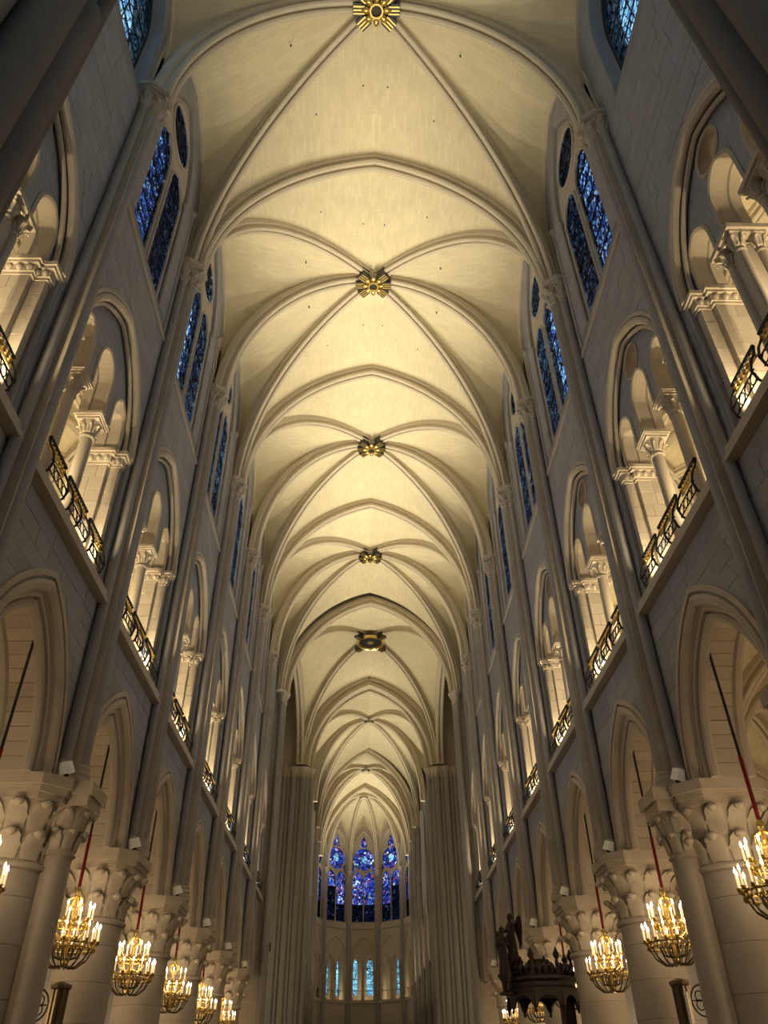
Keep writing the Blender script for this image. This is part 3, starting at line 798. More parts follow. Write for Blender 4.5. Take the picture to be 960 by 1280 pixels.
def sexpartite(root, ya, yb, yc, w, cx, zs, zc, wallx, zw, stilt, walls=True):
    """ya, yb, yc: functions of side giving y of main, middle, main springers"""
    A = {s: (cx+s*w, ya(s), zs) for s in (-1, 1)}; B = {s: (cx+s*w, yb(s), zs) for s in (-1, 1)}; Cc = {s: (cx+s*w, yc(s), zs) for s in (-1, 1)}
    y0, y1, y2 = [(f(-1)+f(1))/2 for f in (ya, yb, yc)]
    TA, BO, TC = (cx, y0, zc), (cx, y1, zc+0.02), (cx, y2, zc)
    for s in (-1, 1):
        cA, cC, cB = curve(A[s], TA, pointed=1), curve(Cc[s], TC, pointed=1), curve(B[s], BO, pointed=0)
        dA, dC = curve(A[s], BO), curve(Cc[s], BO)
        MB().loft(cA, dA, 4).build('web', M['web'], root, smooth=60)
        MB().loft(cC, dC, 4).build('web', M['web'], root, smooth=60)
        for (P, Q, dd) in ((A, B, dA), (Cc, B, dC)):
            ym = (P[s][1]+Q[s][1])/2; ap = (cx+s*wallx, ym, zw)
            w1 = wallrib((cx+s*wallx, P[s][1], zs), ap, stilt); w2 = wallrib((cx+s*wallx, Q[s][1], zs), ap, stilt)
            MB().loft(w1, dd, 5).build('web', M['web'], root, smooth=60)
            MB().loft(w2, cB, 5).build('web', M['web'], root, smooth=60)
            if walls:
                wf = [Vector((p.x-s*0.12, p.y, p.z)) for p in w1]+[Vector((p.x-s*0.12, p.y, p.z)) for p in reversed(w2[:-1])]
                mb = MB(); mb.sweep(wf, roll(0.09, 6), (1, 0, 0)); mb.sweep([v+Vector((s*0.06, 0, 0)) for v in wf], roll(0.07, 6, 0, 0.16*(1 if ym > P[s][1] else -1)), (1, 0, 0))
                mb.build('wall_rib', M['rib'], root, smooth=True)
        rib('transverse_rib', cB, 0.50, 0.50, root)
        rib('diagonal_rib', dA, 0.44, 0.44, root); rib('diagonal_rib', dC, 0.44, 0.44, root)
        rib('main_transverse_rib', cA, 0.56, 0.52, root)
    return BO
def boss(name, gold, r=0.55, oval=False):
    root = empty(name)
    MB().lathe([(r*0.55, 0.0), (r*0.6, -0.12), (r*0.45, -0.2), (r*0.22, -0.22)], n=20).build('keystone', M['iron' if gold else 'rib'], root, smooth=True)
    mt = M['gold' if gold else 'rib']
    for i in range(8):
        a = 2*PI*i/8
        mb = MB(); mb.lathe([(0.01, -0.06), (0.09, -0.04), (0.12, 0.0), (0.09, 0.05), (0.01, 0.07)], (0, 0, 0), 7, sx=1.3)
        mb.tube([(-0.2, 0, 0.06), (-0.05, 0, 0.02), (0.05, 0.08, 0)], 0.03, 5); mb.tube([(-0.2, 0, 0.06), (-0.05, 0, 0.02), (0.05, -0.08, 0)], 0.03, 5)
        o = mb.build('foliage_scroll', mt, root, smooth=True); o.location = (r*0.72*math.cos(a), r*0.72*math.sin(a), -0.2); o.rotation_euler = (0, 0, a)
    if gold:
        mb = MB(); pts = [(r*0.42*math.cos(2*PI*k/20), r*0.42*math.sin(2*PI*k/20), -0.24) for k in range(21)]; mb.tube(pts, 0.05, 6, False)
        mb.build('gilt_ring', M['gold'], root, smooth=True)
    return root
def painted_collar(root, angs, r0, r1, w):
    """black sleeves with gilt stripes on the rib ends next to the boss"""
    for a in angs:
        mb = MB(); mb.box(r0, r1, -w/2-0.02, w/2+0.02, -0.16, 0.36)
        o = mb.build('painted_collar', M['black'], root); o.rotation_euler = (0, 0, a)
        for k in (-1, 0, 1):
            mb = MB(); mb.box(r0+0.01, r1-0.01, k*w*0.3-0.025, k*w*0.3+0.025, -0.19, -0.15)
            o = mb.build('gilt_stripe', M['gold'], root); o.rotation_euler = (0, 0, a)
def nave_vaults():
    for k in range(-2, 3):
        root = empty('ceiling', (0, 0, 0))
        f = lambda j: (lambda s, j=j: YS(j, s))
        BO = sexpartite(root, f(2*k), f(2*k+1), f(2*k+2), W+0.12, 0, ZS, ZC+0.05, FACE+0.06, 30.35, 26.2)
        tag(root, f'pale yellow sexpartite nave vault, {ORD[k+2]} from the camera, of small stone courses', 'vault', 'nave vaults', 'structure')
        if -1 <= k <= 0:
            ym, y0, y2 = (YS(2*k+1, -1)+YS(2*k+1, 1))/2, (YS(2*k, -1)+YS(2*k, 1))/2, (YS(2*k+2, -1)+YS(2*k+2, 1))/2
            for s in (-1, 1):
                A, A2, Bm = (s*(W+0.12), YS(2*k, s), ZS), (s*(W+0.12), YS(2*k+2, s), ZS), (s*(W+0.12), YS(2*k+1, s), ZS)
                dA, dC, cB = curve(A, (0, ym, ZC+0.07)), curve(A2, (0, ym, ZC+0.07)), curve(Bm, (0, ym, ZC+0.07), pointed=0)
                for (c1, c2) in ((dA, cB), (dC, cB), (curve(A, (0, y0, ZC+0.05), pointed=1), dA), (curve(A2, (0, y2, ZC+0.05), pointed=1), dC)):
                    for i in ((15, 18) if c2 is cB else (17, 21)):
                        p = c1[i].lerp(c2[i], 0.55); mb = MB(); mb.lathe([(0.01, -0.06), (0.03, -0.05), (0.03, 0.06), (0.01, 0.07)], (0, 0, 0), 8)
                        o = mb.build('vent_hole', M['black'], root); o.location = (p.x, p.y, p.z+(0.03 if c2 is not cB else 0.12))
        if k >= -1:
            b = boss('roof_boss', True, 0.50); b.location = (BO[0], BO[1], BO[2]-0.52)
            tag(b, f'gilded foliate roof boss with black striped collars, {ORD[k+1]} nave vault', 'roof boss', 'gilded roof bosses')
            an = [0, PI, math.atan2(5.6, 6.2), math.atan2(5.6, -6.2), math.atan2(-5.6, 6.2), math.atan2(-5.6, -6.2)]
            painted_collar(b, an, 0.40, 0.80, 0.36)
nave_vaults()

# aisle and tribune bays: a quadripartite vault over each
def quad_vault(name):
    root = empty(name); x0, x1, zs, zc = FACE+0.9, 12.2, 6.5, 9.75; xm = (x0+x1)/2
    O = (xm, 0, zc)
    for u in (-1, 1):
        for (x, m) in ((x0, 1), (x1, -1)):
            d = curve((x, 2.8*u, zs), O, 14)
            side = curve((x, 2.8*u, zs), (x, 0, zc-0.25), 14, 1); tr = curve((x, 2.8*u, zs), (xm, 2.8*u, zc-0.25), 14, 1)
            MB().loft(side, d, 3).build('web', M['web'], root, smooth=60); MB().loft(tr, d, 3).build('web', M['web'], root, smooth=60)
            rib('diagonal_rib', d, 0.3, 0.3, root)
            if u < 0: rib('transverse_rib', tr, 0.5, 0.4, root)
    return root
def place_aisles():
    q0 = quad_vault('ceiling'); first = True
    for s in (-1, 1):
        rz = 0 if s > 0 else PI
        for b in range(-2, 6):
            for lev, nm in ((0, 'aisle'), (8.1, 'gallery')):
                loc = (0, YB(b, s), lev)
                if first: o = q0; first = False
                else: o = dup(q0)
                o.location = loc; o.rotation_euler = (0, 0, rz)
                tag(o, f'ribbed {nm} vault seen through the {ORD[b+3]} {SIDE[s]} bay', 'vault', f'{nm} vaults', 'structure')
        mb = MB()
        a, b_ = sorted((s*(FACE+0.5), s*12.6)); mb.box(a, b_, -7, 49.6, 10.1, 10.72); o = mb.build('floor', M['stone']); tag(o, f'stone floor of the {SIDE[s]} gallery', 'floor', None, 'structure')
        mb = MB(); a, b_ = sorted((s*12.2, s*12.7)); mb.box(a, b_, -7, 49.6, 0, 18.4); o = mb.build(f'wall_{SIDE[s]}_aisle', M['wall']); tag(o, f'outer {SIDE[s]} aisle wall seen through the arcade', 'wall', None, 'structure')
        mb = MB(); a, b_ = sorted((s*(FACE+0.6), s*12.7)); mb.box(a, b_, -7, 49.6, 18.3, 18.7); o = mb.build('roof', M['stone']); tag(o, f'lean-to roof over the {SIDE[s]} gallery', 'roof', None, 'structure')
        for b in range(-2, 6):
            yc = YB(b, s)
            lamp('POINT', 'gallery_lamp', (s*9.6, yc-0.6, 11.5), TRIB_W, WARM, size=0.15)
            lamp('SPOT', 'jamb_lamp', (s*(FACE+0.42), yc+1.55, 10.98), JAMB_W, WARM, (s*(FACE+0.6), yc+2.0, 15), 95, 0.9, 0.06)
            lamp('SPOT', 'jamb_lamp', (s*(FACE+1.2), yc-0.6, 10.98), JAMB_W*1.2, WARM, (s*(FACE+0.5), yc+0.4, 16), 100, 0.9, 0.06)
            if b >= -1: lamp('SPOT', 'cool_fill', (s*(FACE+0.02), yc+0.3, 10.95), COOL_FILL_W*(0.6 if b < 0 else 1.0), (0.50, 0.73, 1.0), (-s*FACE, yc, 19.5), 105, 1.0, 0.08)  # added cool fill across the nave to grey the walls, no fixture here
            lamp('POINT', 'aisle_lamp', (s*9.6, yc, 3.2), AISLE_W, WARM2, size=0.15)
place_aisles()
# west end, floor
mb = MB(); mb.box(-30, 30, -9, 112, -0.3, 0); tag(mb.build('floor', M['floor']), 'grey stone paving of the church floor', 'floor', None, 'structure')
mb = MB(); mb.box(-13, 13, -7.6, -6.6, 0, 33); tag(mb.build('wall_back', M['wallx']), 'plain wall behind the viewer closing the nave', 'wall', None, 'structure')

mb = MB(); mb.box(-8, 8, -9, 106, 34.0, 34.4); mb.box(-8, -7.4, -9, 106, 31.0, 34.2); mb.box(7.4, 8, -9, 106, 31.0, 34.2); mb.box(-8, 8, 105.4, 106, 31.0, 34.2)  # closed box, unseen, added to stop sky light leaking in above the vaults
mb.box(-8, -5.5, CH0-0.2, 106, 30.9, 31.4); mb.box(5.5, 8, CH0-0.2, 106, 30.9, 31.4); mb.box(-8, 8, 102.3, 106, 30.6, 31.4)
tag(mb.build('roof', M['stone']), 'unseen roof box added over the vaults to keep sky light out', 'roof', None, 'structure')
# dark compound piers that frame the picture at the top corners
def compound_pier(name):
    root = empty(name)
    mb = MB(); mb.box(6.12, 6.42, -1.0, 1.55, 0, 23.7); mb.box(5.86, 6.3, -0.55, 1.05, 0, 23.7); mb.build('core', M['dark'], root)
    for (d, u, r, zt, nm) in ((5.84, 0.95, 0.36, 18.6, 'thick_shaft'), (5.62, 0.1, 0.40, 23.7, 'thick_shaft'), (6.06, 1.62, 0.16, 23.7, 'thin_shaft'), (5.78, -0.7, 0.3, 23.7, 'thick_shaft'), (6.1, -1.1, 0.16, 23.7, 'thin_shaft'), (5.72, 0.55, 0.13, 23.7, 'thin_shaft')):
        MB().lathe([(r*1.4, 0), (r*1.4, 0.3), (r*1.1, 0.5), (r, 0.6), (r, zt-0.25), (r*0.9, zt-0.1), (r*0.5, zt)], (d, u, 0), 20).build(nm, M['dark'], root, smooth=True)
    return root
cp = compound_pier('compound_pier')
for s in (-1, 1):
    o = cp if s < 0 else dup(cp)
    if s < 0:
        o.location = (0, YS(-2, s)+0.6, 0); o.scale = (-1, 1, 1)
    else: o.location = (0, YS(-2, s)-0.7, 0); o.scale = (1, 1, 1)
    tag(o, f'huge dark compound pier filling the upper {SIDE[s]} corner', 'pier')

# ------------------------------------------------------------------ crossing
YW, YE = 49.75, CH0
def cluster(name, shafts, cap_z, core, top):
    """shafts: (x, y, r)"""
    root = empty(name)
    mb = MB(); mb.box(core[0], core[1], core[2], core[3], 0, top); mb.build('core', M['wallx'], root)
    for (x, y, r) in shafts:
        MB().lathe([(r*1.6, 0), (r*1.6, 0.5), (r*1.2, 0.7), (r, 0.85), (r, cap_z-0.75)], (x, y, 0), 14).build('shaft', M['shaft'], root, smooth=True)
        MB().lathe([(r*1.2, -0.78), (r*1.25, -0.72), (r*1.05, -0.68), (r*1.15, -0.5), (r*1.75, -0.15), (r*1.8, -0.1), (r*2.0, -0.1), (r*2.0, 0.0)], (x, y, cap_z), 12).build('capital', M['carved'], root, smooth=True)
    return root
def crossing():
    for s in (-1, 1):
        sh = []
        for i, (d, u, r) in enumerate(((6.02, -0.10, 0.17), (5.98, 0.35, 0.24), (6.05, 0.85, 0.15), (6.3, 1.3, 0.2), (6.7, 1.65, 0.15))): sh.append((s*d, YW+u, r))
        o = cluster('crossing_pier', sh, 23.9, (*sorted((s*6.2, s*8.2)), YW+0.05, YW+1.6), 24.0)
        tag(o, f'tall clustered crossing pier at the end of the {SIDE[s]} nave wall', 'pier', 'crossing piers')
        sh = []
        for (d, u, r) in ((4.98, 0.75, 0.17), (4.95, 0.3, 0.22), (5.28, -0.05, 0.14), (5.6, -0.12, 0.24), (5.98, -0.15, 0.14), (6.35, -0.2, 0.24), (6.75, -0.15, 0.14), (7.1, -0.1, 0.2)): sh.append((CHC+s*d, YE+u, r))
        o = cluster('crossing_pier', sh, 23.55, (*sorted((CHC+s*5.1, CHC+s*8.2)), YE, YE+1.2), 23.6)
        tag(o, f'clustered pier beside the choir entrance on the {SIDE[s]}, many thin shafts', 'pier', 'crossing piers')
        # transept walls
        a, b = sorted((s*8.25, s*24))
        mb = MB(); mb.box(a, b, YW-1.2, YW-0.1, 0, 32); tag(mb.build(f'wall_{SIDE[s]}_transept', M['wallx']), f'west wall of the {SIDE[s]} transept arm', 'wall', None, 'structure')
        mb = MB(); mb.box(a, b, YE+0.4, YE+1.5, 0, 32); tag(mb.build(f'wall_{SIDE[s]}_transept', M['wallx']), f'east wall of the {SIDE[s]} transept arm', 'wall', None, 'structure')
        a, b = sorted((s*23, s*24)); mb = MB(); mb.box(a, b, YW-1, YE+1, 0, 34); tag(mb.build(f'wall_{SIDE[s]}_transept', M['wall']), f'end wall of the {SIDE[s]} transept arm', 'wall', None, 'structure')
        a, b = sorted((s*6.2, s*24)); mb = MB(); mb.box(a, b, YW-1, YE+1, 31.6, 32.0); tag(mb.build('ceiling', M['wallx']), f'ceiling over the {SIDE[s]} transept arm', 'ceiling', None, 'structure')
        lamp('POINT', 'transept_lamp', (s*12, (YW+YE)/2, 9), 450, WARM, size=0.3)
    # crossing vault: quadripartite with a big oval ring
    root = empty('ceiling'); O = (0.1, (YW+YE)/2+0.3, 32.3); zs = ZS
    P = {(s, e): ((s*6.2 if e < 0 else CHC+s*5.9), YW+0.4 if e < 0 else YE-0.1, zs) for s in (-1, 1) for e in (-1, 1)}
    for s in (-1, 1):
        top = (s*6.3, O[1], 31.3)
        for e in (-1, 1):
            d = curve(P[s, e], O); t = curve(P[s, e], (0.05, P[s, e][1], ZC-0.1), pointed=1); sd = curve(P[s, e], top, pointed=1)
            MB().loft(t, d, 4).build('web', M['web'], root, smooth=60); MB().loft(sd, d, 4).build('web', M['web'], root, smooth=60)
            rib('diagonal_rib', d, 0.5, 0.5, root); rib('main_transverse_rib', t, 0.9 if e > 0 else 0.7, 0.85 if e > 0 else 0.6, root)
            if e > 0: rib('main_transverse_rib', [Vector((p.x, p.y+0.5, p.z-0.2)) for p in t], 0.5, 0.9, root)
            rib('side_arch', sd, 0.7, 0.6, root)
    for (yy, w1, z1, c1) in ((YE+0.25, CHW+0.05, CHZ-0.35, CHC+0.1), (YW+0.15, W-0.25, ZC-0.35, 0.0)):
        out_ = [(-8.5, 22.5), (c1-w1, 22.5)]+arc(w1, ZS-0.3, z1-ZS+0.3, 14, c1)+[(c1+w1, 22.5), (8.5, 22.5), (8.5, 33.2), (-8.5, 33.2)]
        MB().plate(out_, [], yy, yy+0.45, lambda u, d, z: (u, d, z)).build('spandrel', M['wallx'], root)
    tag(root, 'pale crossing vault with four ribs around an oval opening', 'vault', None, 'structure')
    b = empty('roof_boss', (O[0], O[1], O[2]-0.62))
    MB().lathe([(0.98, 0), (1.02, -0.12), (1.10, -0.16), (1.16, -0.05), (1.16, 0.1)], n=32).build('ring', M['gold'], b, smooth=True)
    MB().lathe([(0.02, -0.02), (0.92, -0.02), (0.96, 0.1), (0.02, 0.1)], n=32).build('dark_disc', M['black'], b)
    for i in range(12):
        a = 2*PI*i/12; MB().lathe([(0.01, -0.05), (0.07, 0), (0.01, 0.05)], (1.05*math.cos(a), 1.05*math.sin(a), -0.14), 6).build('gilt_bead', M['gold'], b)
    MB().lathe([(0.01, -0.06), (0.25, -0.05), (0.30, 0), (0.02, 0.02)], n=16).build('centre_medallion', M['gold'], b, smooth=True)
    painted_collar(b, [math.atan2(P[s, e][1]-O[1], P[s, e][0]-O[0]) for s in (-1, 1) for e in (-1, 1)], 1.15, 1.75, 0.42)
    tag(b, 'large dark oval crossing boss ringed in gold', 'roof boss')
crossing()

# ------------------------------------------------------------------ choir and apse
def choir():
    ys = (CH0+0.4, 73.0, 81.7, 87.2, 93.2)
    ax = lambda y: CHC+0.15-0.022*(y-64)
    for k in (0, 1):
        root = empty('ceiling'); y0, y1, y2 = ys[2*k:2*k+3]
        BO = sexpartite(root, lambda s: y0, lambda s: y1, lambda s: y2, CHW+0.05, ax(y1), ZS-0.3, CHZ, CHW+0.3, 29.8, 26.0)
        tag(root, f'{"nearer" if k == 0 else "farther"} pale choir vault beyond the crossing arch', 'vault', 'choir vaults', 'structure')
        b = boss('roof_boss', False, 0.5); b.location = (BO[0], BO[1], BO[2]-0.5); painted_collar(b, [0, PI], 0.3, 0.45, 0.4)
        tag(b, f'small stone boss of the {"nearer" if k == 0 else "farther"} choir vault', 'roof boss', 'choir roof bosses')
        lamp('SPOT', 'flood_lamp', (ax(y1)-4.3, y1, 7.3), FLOOD_W*(1.5 if k == 0 else 0.6), YEL, (ax(y1)+0.8, y1-(0.5 if k == 0 else 4), 31), 60, 1.0, 0.12)
        lamp('SPOT', 'flood_lamp', (ax(y1)+4.3, y1, 7.3), FLOOD_W*(1.5 if k == 0 else 0.6), YEL, (ax(y1)-0.8, y1-(0.5 if k == 0 else 4), 31), 60, 1.0, 0.12)
    # side walls: far bay prototype
    n = 0
    for s in (-1, 1):
        proto = protos[(False, s > 0, 'std')]
        for i in range(6):
            yc = CH0+1.2+2.75+5.3*i
            if i == 5: yc -= 0.3
            o = dup(proto, None, (ax(yc)-s*(W-CHW), yc, 0), 0 if s > 0 else PI); o.scale = (1, 0.96, 1)
            o.name = 'wall_right' if s > 0 else 'wall_left'
            tag(o, f'{SIDE[s]} choir wall bay, {ORD[i]} beyond the crossing', 'wall bay', 'choir wall bays', 'structure')
            wo = dup(bpy.data.objects[WSTD[0]], None, (ax(yc)-s*(W-CHW), yc, 0), 0 if s > 0 else PI); wo.scale = (1, 0.96, 1)
            window_no[0] += 1; wo.name = f'window_{window_no[0]}'; tag(wo, f'blue stained glass window high in the {SIDE[s]} choir wall, {ORD[i]} bay', 'window', None, 'structure')
            for u in ((-2.65, ) if i else ()):
                mb = MB(); x = ax(yc)+s*(CHW-0.05)
                for (dx, dy, r) in ((0, 0, 0.16), (0.12*s, -0.25, 0.1), (0.12*s, 0.25, 0.1)): mb.tube([(x+dx, yc+u+dy, 0), (x+dx, yc+u+dy, 23.4)], r, 10)
                q = mb.build('wall_shaft', M['shaft'], smooth=True); tag(q, f'thin bundle of shafts on the {SIDE[s]} choir wall, {ORD[i]} beyond the crossing', 'wall shaft', 'wall shafts of the choir')
            for u in (-0.725, 0.725):
                c = dup(bpy.data.objects['gallery_column'], None, (ax(yc)+s*(CHW+0.83), yc+u, 10.9))
                tag(c, f'{"nearer" if u < 0 else "farther"} lit gallery column, {SIDE[s]} choir wall, {ORD[i]} bay', 'column', 'choir gallery columns')
            lamp('POINT', 'gallery_lamp', (ax(yc)+s*(CHW+2.6), yc, 11.6), TRIB_W*1.3, WARM, size=0.15)
        x = 0
        mb = MB(); a, b = sorted((s*9.6, s*10)); mb.box(a, b, CH0, 99, 0, 18.4); tag(mb.build(f'wall_{SIDE[s]}_choir', M['wall']), f'outer wall of the {SIDE[s]} choir gallery', 'wall', None, 'structure')
        mb = MB(); a, b = sorted((s*(CHW+0.9), s*10)); mb.box(a, b, CH0, 99, 18.2, 18.5); tag(mb.build('roof', M['stone']), f'roof over the {SIDE[s]} choir gallery', 'roof', None, 'structure')
        mb = MB(); a, b = sorted((s*(CHW+0.5), s*10)); mb.box(a, b, CH0, 99, 10.1, 10.7); tag(mb.build('floor', M['stone']), f'floor of the {SIDE[s]} choir gallery', 'floor', None, 'structure')
        mb = MB(); a, b = sorted((s*(CHW+0.5), s*10)); mb.box(a, b, CH0+1.6, 99, 0, 6.5); tag(mb.build(f'wall_{SIDE[s]}_choir', M['wall']), f'low screen wall along the {SIDE[s]} choir', 'wall', None, 'structure')
    # apse: half decagon
    yc0 = 96.6; cx = ax(97); R = CHW+0.45
    V = [(cx+R*math.cos(a), yc0+R*math.sin(a)) for a in [PI*k/5 for k in range(6)]]
    O = (cx, 96.9, CHZ)
    root = empty('ceiling')
    # strip between the last choir arch and the apse
    for s in (-1, 1):
        t0 = curve((ax(93.2)+s*(CHW+0.05), 93.2, ZS-0.3), (ax(93.2), 93.2, CHZ), pointed=1)
        t1 = curve((cx+s*R, yc0, ZS-0.3), O)
        MB().loft(t0, t1, 3).build('web', M['web'], root, smooth=60)
        rib('main_transverse_rib', t0, 0.6, 0.6, root)
    for k in range(6):
        rib('radial_rib', curve((V[k][0], V[k][1], ZS-0.3), O), 0.40, 0.45, root)
    ztr = ZS-0.3
    for k in range(5):
        p, q = V[k], V[k+1]; m = ((p[0]+q[0])/2, (p[1]+q[1])/2)
        ap = (m[0], m[1], 30.2)
        for e in (p, q):
            d = curve((e[0], e[1], ztr), O); L = Vector((m[0]-e[0], m[1]-e[1])).length
            wr = [Vector((e[0], e[1], ztr+(25.6-ztr)*i/6)) for i in range(6)]+curve((e[0], e[1], 25.6), ap, 16, 1)
            MB().loft(wr, d, 4).build('web', M['web'], root, smooth=60)
            rib('wall_rib', [v for v in wr[5:]], 0.3, 0.3, root)
    tag(root, 'apse vault with ribs fanning from one boss', 'vault', None, 'structure')
    b = boss('roof_boss', False, 0.5); b.location = (O[0], O[1], O[2]-0.5); painted_collar(b, [0.6, PI-0.6], 0.3, 0.5, 0.4)
    tag(b, 'small stone boss at the head of the apse ribs', 'roof boss', 'choir roof bosses')
    nm = ['right end', 'right of centre', 'centre', 'left of centre', 'left end']
    for k in range(5):
        p, q = V[k], V[k+1]; m = Vector(((p[0]+q[0])/2, (p[1]+q[1])/2, 0)); hw = Vector((p[0]-q[0], p[1]-q[1], 0)).length/2
        out = (m-Vector((cx, yc0, 0))).normalized(); rz = math.atan2(-out.x, out.y)
        PA = lambda u, d, z: (u, d, z)
        r = empty('wall_apse', (m.x, m.y, 0), rz)
        tag(r, f'apse wall facet, {nm[k]}, with twin gallery lancets under a pointed relief arch', 'wall', 'apse wall facets', 'structure')
        H = [[(-1.47, 18.0)]+arc(1.47, 25.1, 3.2)+[(1.47, 18.0)]]
        for c in (-0.66, 0.66): H.append([(c-0.5, 10.2)]+arc(0.5, 13.6, 0.95, 8, c)+[(c+0.5, 10.2)])
        mb = MB(); mb.plate([(-hw-0.1, 0), (hw+0.1, 0), (hw+0.1, 31), (-hw-0.1, 31)], H, 0, 0.7, PA); mb.build('wall_core', M['stone'], r)
        mb = MB(); P = lambda pp, d: [PA(u, d, z) for u, z in pp]
        mb.sweep(P([(-1.42, 13.5)]+arc(1.42, 14.2, 2.3, 12)+[(1.42, 13.5)], -0.02), roll(0.08, 6), (0, 1, 0))
        for c in (-0.66, 0.66): mb.sweep(P([(c-0.52, 13.3)]+arc(0.52, 13.6, 1.0, 8, c)+[(c+0.52, 13.3)], -0.02), roll(0.055, 6), (0, 1, 0))
        mb.sweep(P([(-hw, 17.4), (hw, 17.4)], 0), [(-0.08, -0.08), (-0.08, 0.08), (0.08, 0.08), (0.08, -0.08)], (0, 1, 0))
        mb.sweep(P([(-hw, 10.0), (hw, 10.0)], 0), [(-0.12, -0.1), (-0.12, 0.1), (0.12, 0.1), (0.12, -0.1)], (0, 1, 0))
        mb.sweep(P([(-1.58, 18.0)]+arc(1.58, 25.1, 3.35, 12)+[(1.58, 18.0)], -0.02), roll(0.08, 6), (0, 1, 0)); mb.sweep(P(arc(1.74, 25.1, 3.65, 12), -0.04), roll(0.07, 6), (0, 1, 0))
        mb.build('moulding', M['stone'], r, smooth=True)
        for u in (-1.3, 0, 1.3):
            MB().lathe([(0.16, 0), (0.16, 0.12), (0.10, 0.2), (0.095, 2.75), (0.13, 2.8), (0.11, 2.85), (0.19, 3.1), (0.2, 3.2)], (u, 0.05 if u == 0 else -0.06, 10.2), 12).build('lancet_column', M['carved'], r, smooth=True)
        mb = MB(); n = 22
        for i in range(n): mb.tube([(-1.2+2.4*i/(n-1), 0.12, 10.2), (-1.2+2.4*i/(n-1), 0.12, 11.05)], 0.014, 4)
        mb.tube([(-1.22, 0.12, 11.08), (1.22, 0.12, 11.08)], 0.03, 5); mb.build('iron_rail', M['iron'], r)
        # window
        base = 18.05
        wn = empty('window', (m.x, m.y, 0), rz); window_no[0] += 1; wn.name = f'window_{window_no[0]}'
        tag(wn, f'{nm[k]} apse window of coloured glass: rose over two lancets', 'window', None, 'structure')
        lts = [(-0.715, 0.655, 22.55, 1.15), (0.715, 0.655, 22.55, 1.15)]
        O2 = [(-1.47, base)]+arc(1.47, 25.1, 3.2, 12)+[(1.47, base)]
        hl = [[(c-h_, base+0.05)]+arc(h_, zs, h, 8, c)+[(c+h_, base+0.05)] for c, h_, zs, h in lts]; hl.append(circ((0, 25.1), 1.32, 28)); hl.append([(-0.5, 26.52), (0, 26.5), (0.5, 26.52), (0.3, 27.3), (0, 27.85), (-0.3, 27.3)])
        for g in (-1, 1): hl.append([(g*1.36, 23.35), (g*1.38, 24.5), (g*1.28, 24.55), (g*1.0, 24.1)])
        mb = MB(); mb.plate(O2, hl, 0.30, 0.5, PA); mb.build('tracery', M['stone'], wn)
        mb = MB(); mb.tube([(0, 0.25, base), (0, 0.25, 23)], 0.07); pts = circ((0, 25.1), 1.34, 28); pts.append(pts[0]); mb.sweep(P(pts, 0.29), roll(0.05, 6), (0, 1, 0)); mb.build('mullion', M['stone'], wn, smooth=True)
        for c, h_, zs, h in lts:
            pr = clip_rows(h_, base+0.05, zs, h, c, 6)
            for i, pn in enumerate(pr): MB().plate(pn, [], 0.38, 0.395, PA).build('pane', M['glass_dark'] if (i < 2 or (k in (1, 3) and (i in (2, 3)) and (c > 0) == (k == 1))) else M['glass_apse'], wn)
            for i in range(1, 6):
                z = base+0.05+(zs+h-base-0.05)*i/6; MB().tube([(c-h_, 0.36, z), (c+h_, 0.36, z)], 0.025, 4).build('saddle_bar', M['iron'], wn)
        for i in range(12):
            a0 = PI/6*i; a1 = a0+PI/6; am = (a0+a1)/2
            MB().plate([(0.42*math.cos(a0), 25.1+0.42*math.sin(a0)), (1.31*math.cos(a0), 25.1+1.31*math.sin(a0)), (1.31*math.cos(am), 25.1+1.31*math.sin(am)), (1.31*math.cos(a1), 25.1+1.31*math.sin(a1)), (0.42*math.cos(a1), 25.1+0.42*math.sin(a1))], [], 0.38, 0.395, PA).build('rose_petal_pane', M['glass_apse'], wn)
            MB().tube([(0.4*math.cos(a0), 0.36, 25.1+0.4*math.sin(a0)), (1.31*math.cos(a0), 0.36, 25.1+1.31*math.sin(a0))], 0.018, 4).build('rose_bar', M['iron'], wn)
        MB().plate(circ((0, 25.1), 0.42, 16), [], 0.38, 0.395, PA).build('rose_centre_pane', M['glass_cyan'], wn)
        for hh in hl[-3:]: MB().plate(hh, [], 0.38, 0.395, PA).build('pane', M['glass_apse'], wn)
        # gallery window seen through the lancets, 2.6 m behind
        back = empty('wall_apse', (m.x, m.y, 0), rz); tag(back, f'outer gallery wall behind the {nm[k]} apse facet', 'wall', None, 'structure')
        mb = MB(); hb = hw+1.0; BW = {0: [0.0], 1: [-0.95], 2: [-1.05, 0.8], 3: [0.75, 2.25], 4: [0.0]}[k]
        H2 = [[(c-0.42, 10.9)]+arc(0.42, 13.9, 0.8, 6, c)+[(c+0.42, 10.9)] for c in BW]
        mb.plate([(-hb, 8), (hb, 8), (hb, 17.6), (-hb, 17.6)], H2, 3.0, 3.3, PA); mb.build('wall_core', M['stone'], back)
        wg = empty('window', (m.x, m.y, 0), rz); window_no[0] += 1; wg.name = f'window_{window_no[0]}'
        tag(wg, f'cyan gallery window glimpsed behind the {nm[k]} apse lancets', 'window', None, 'structure')
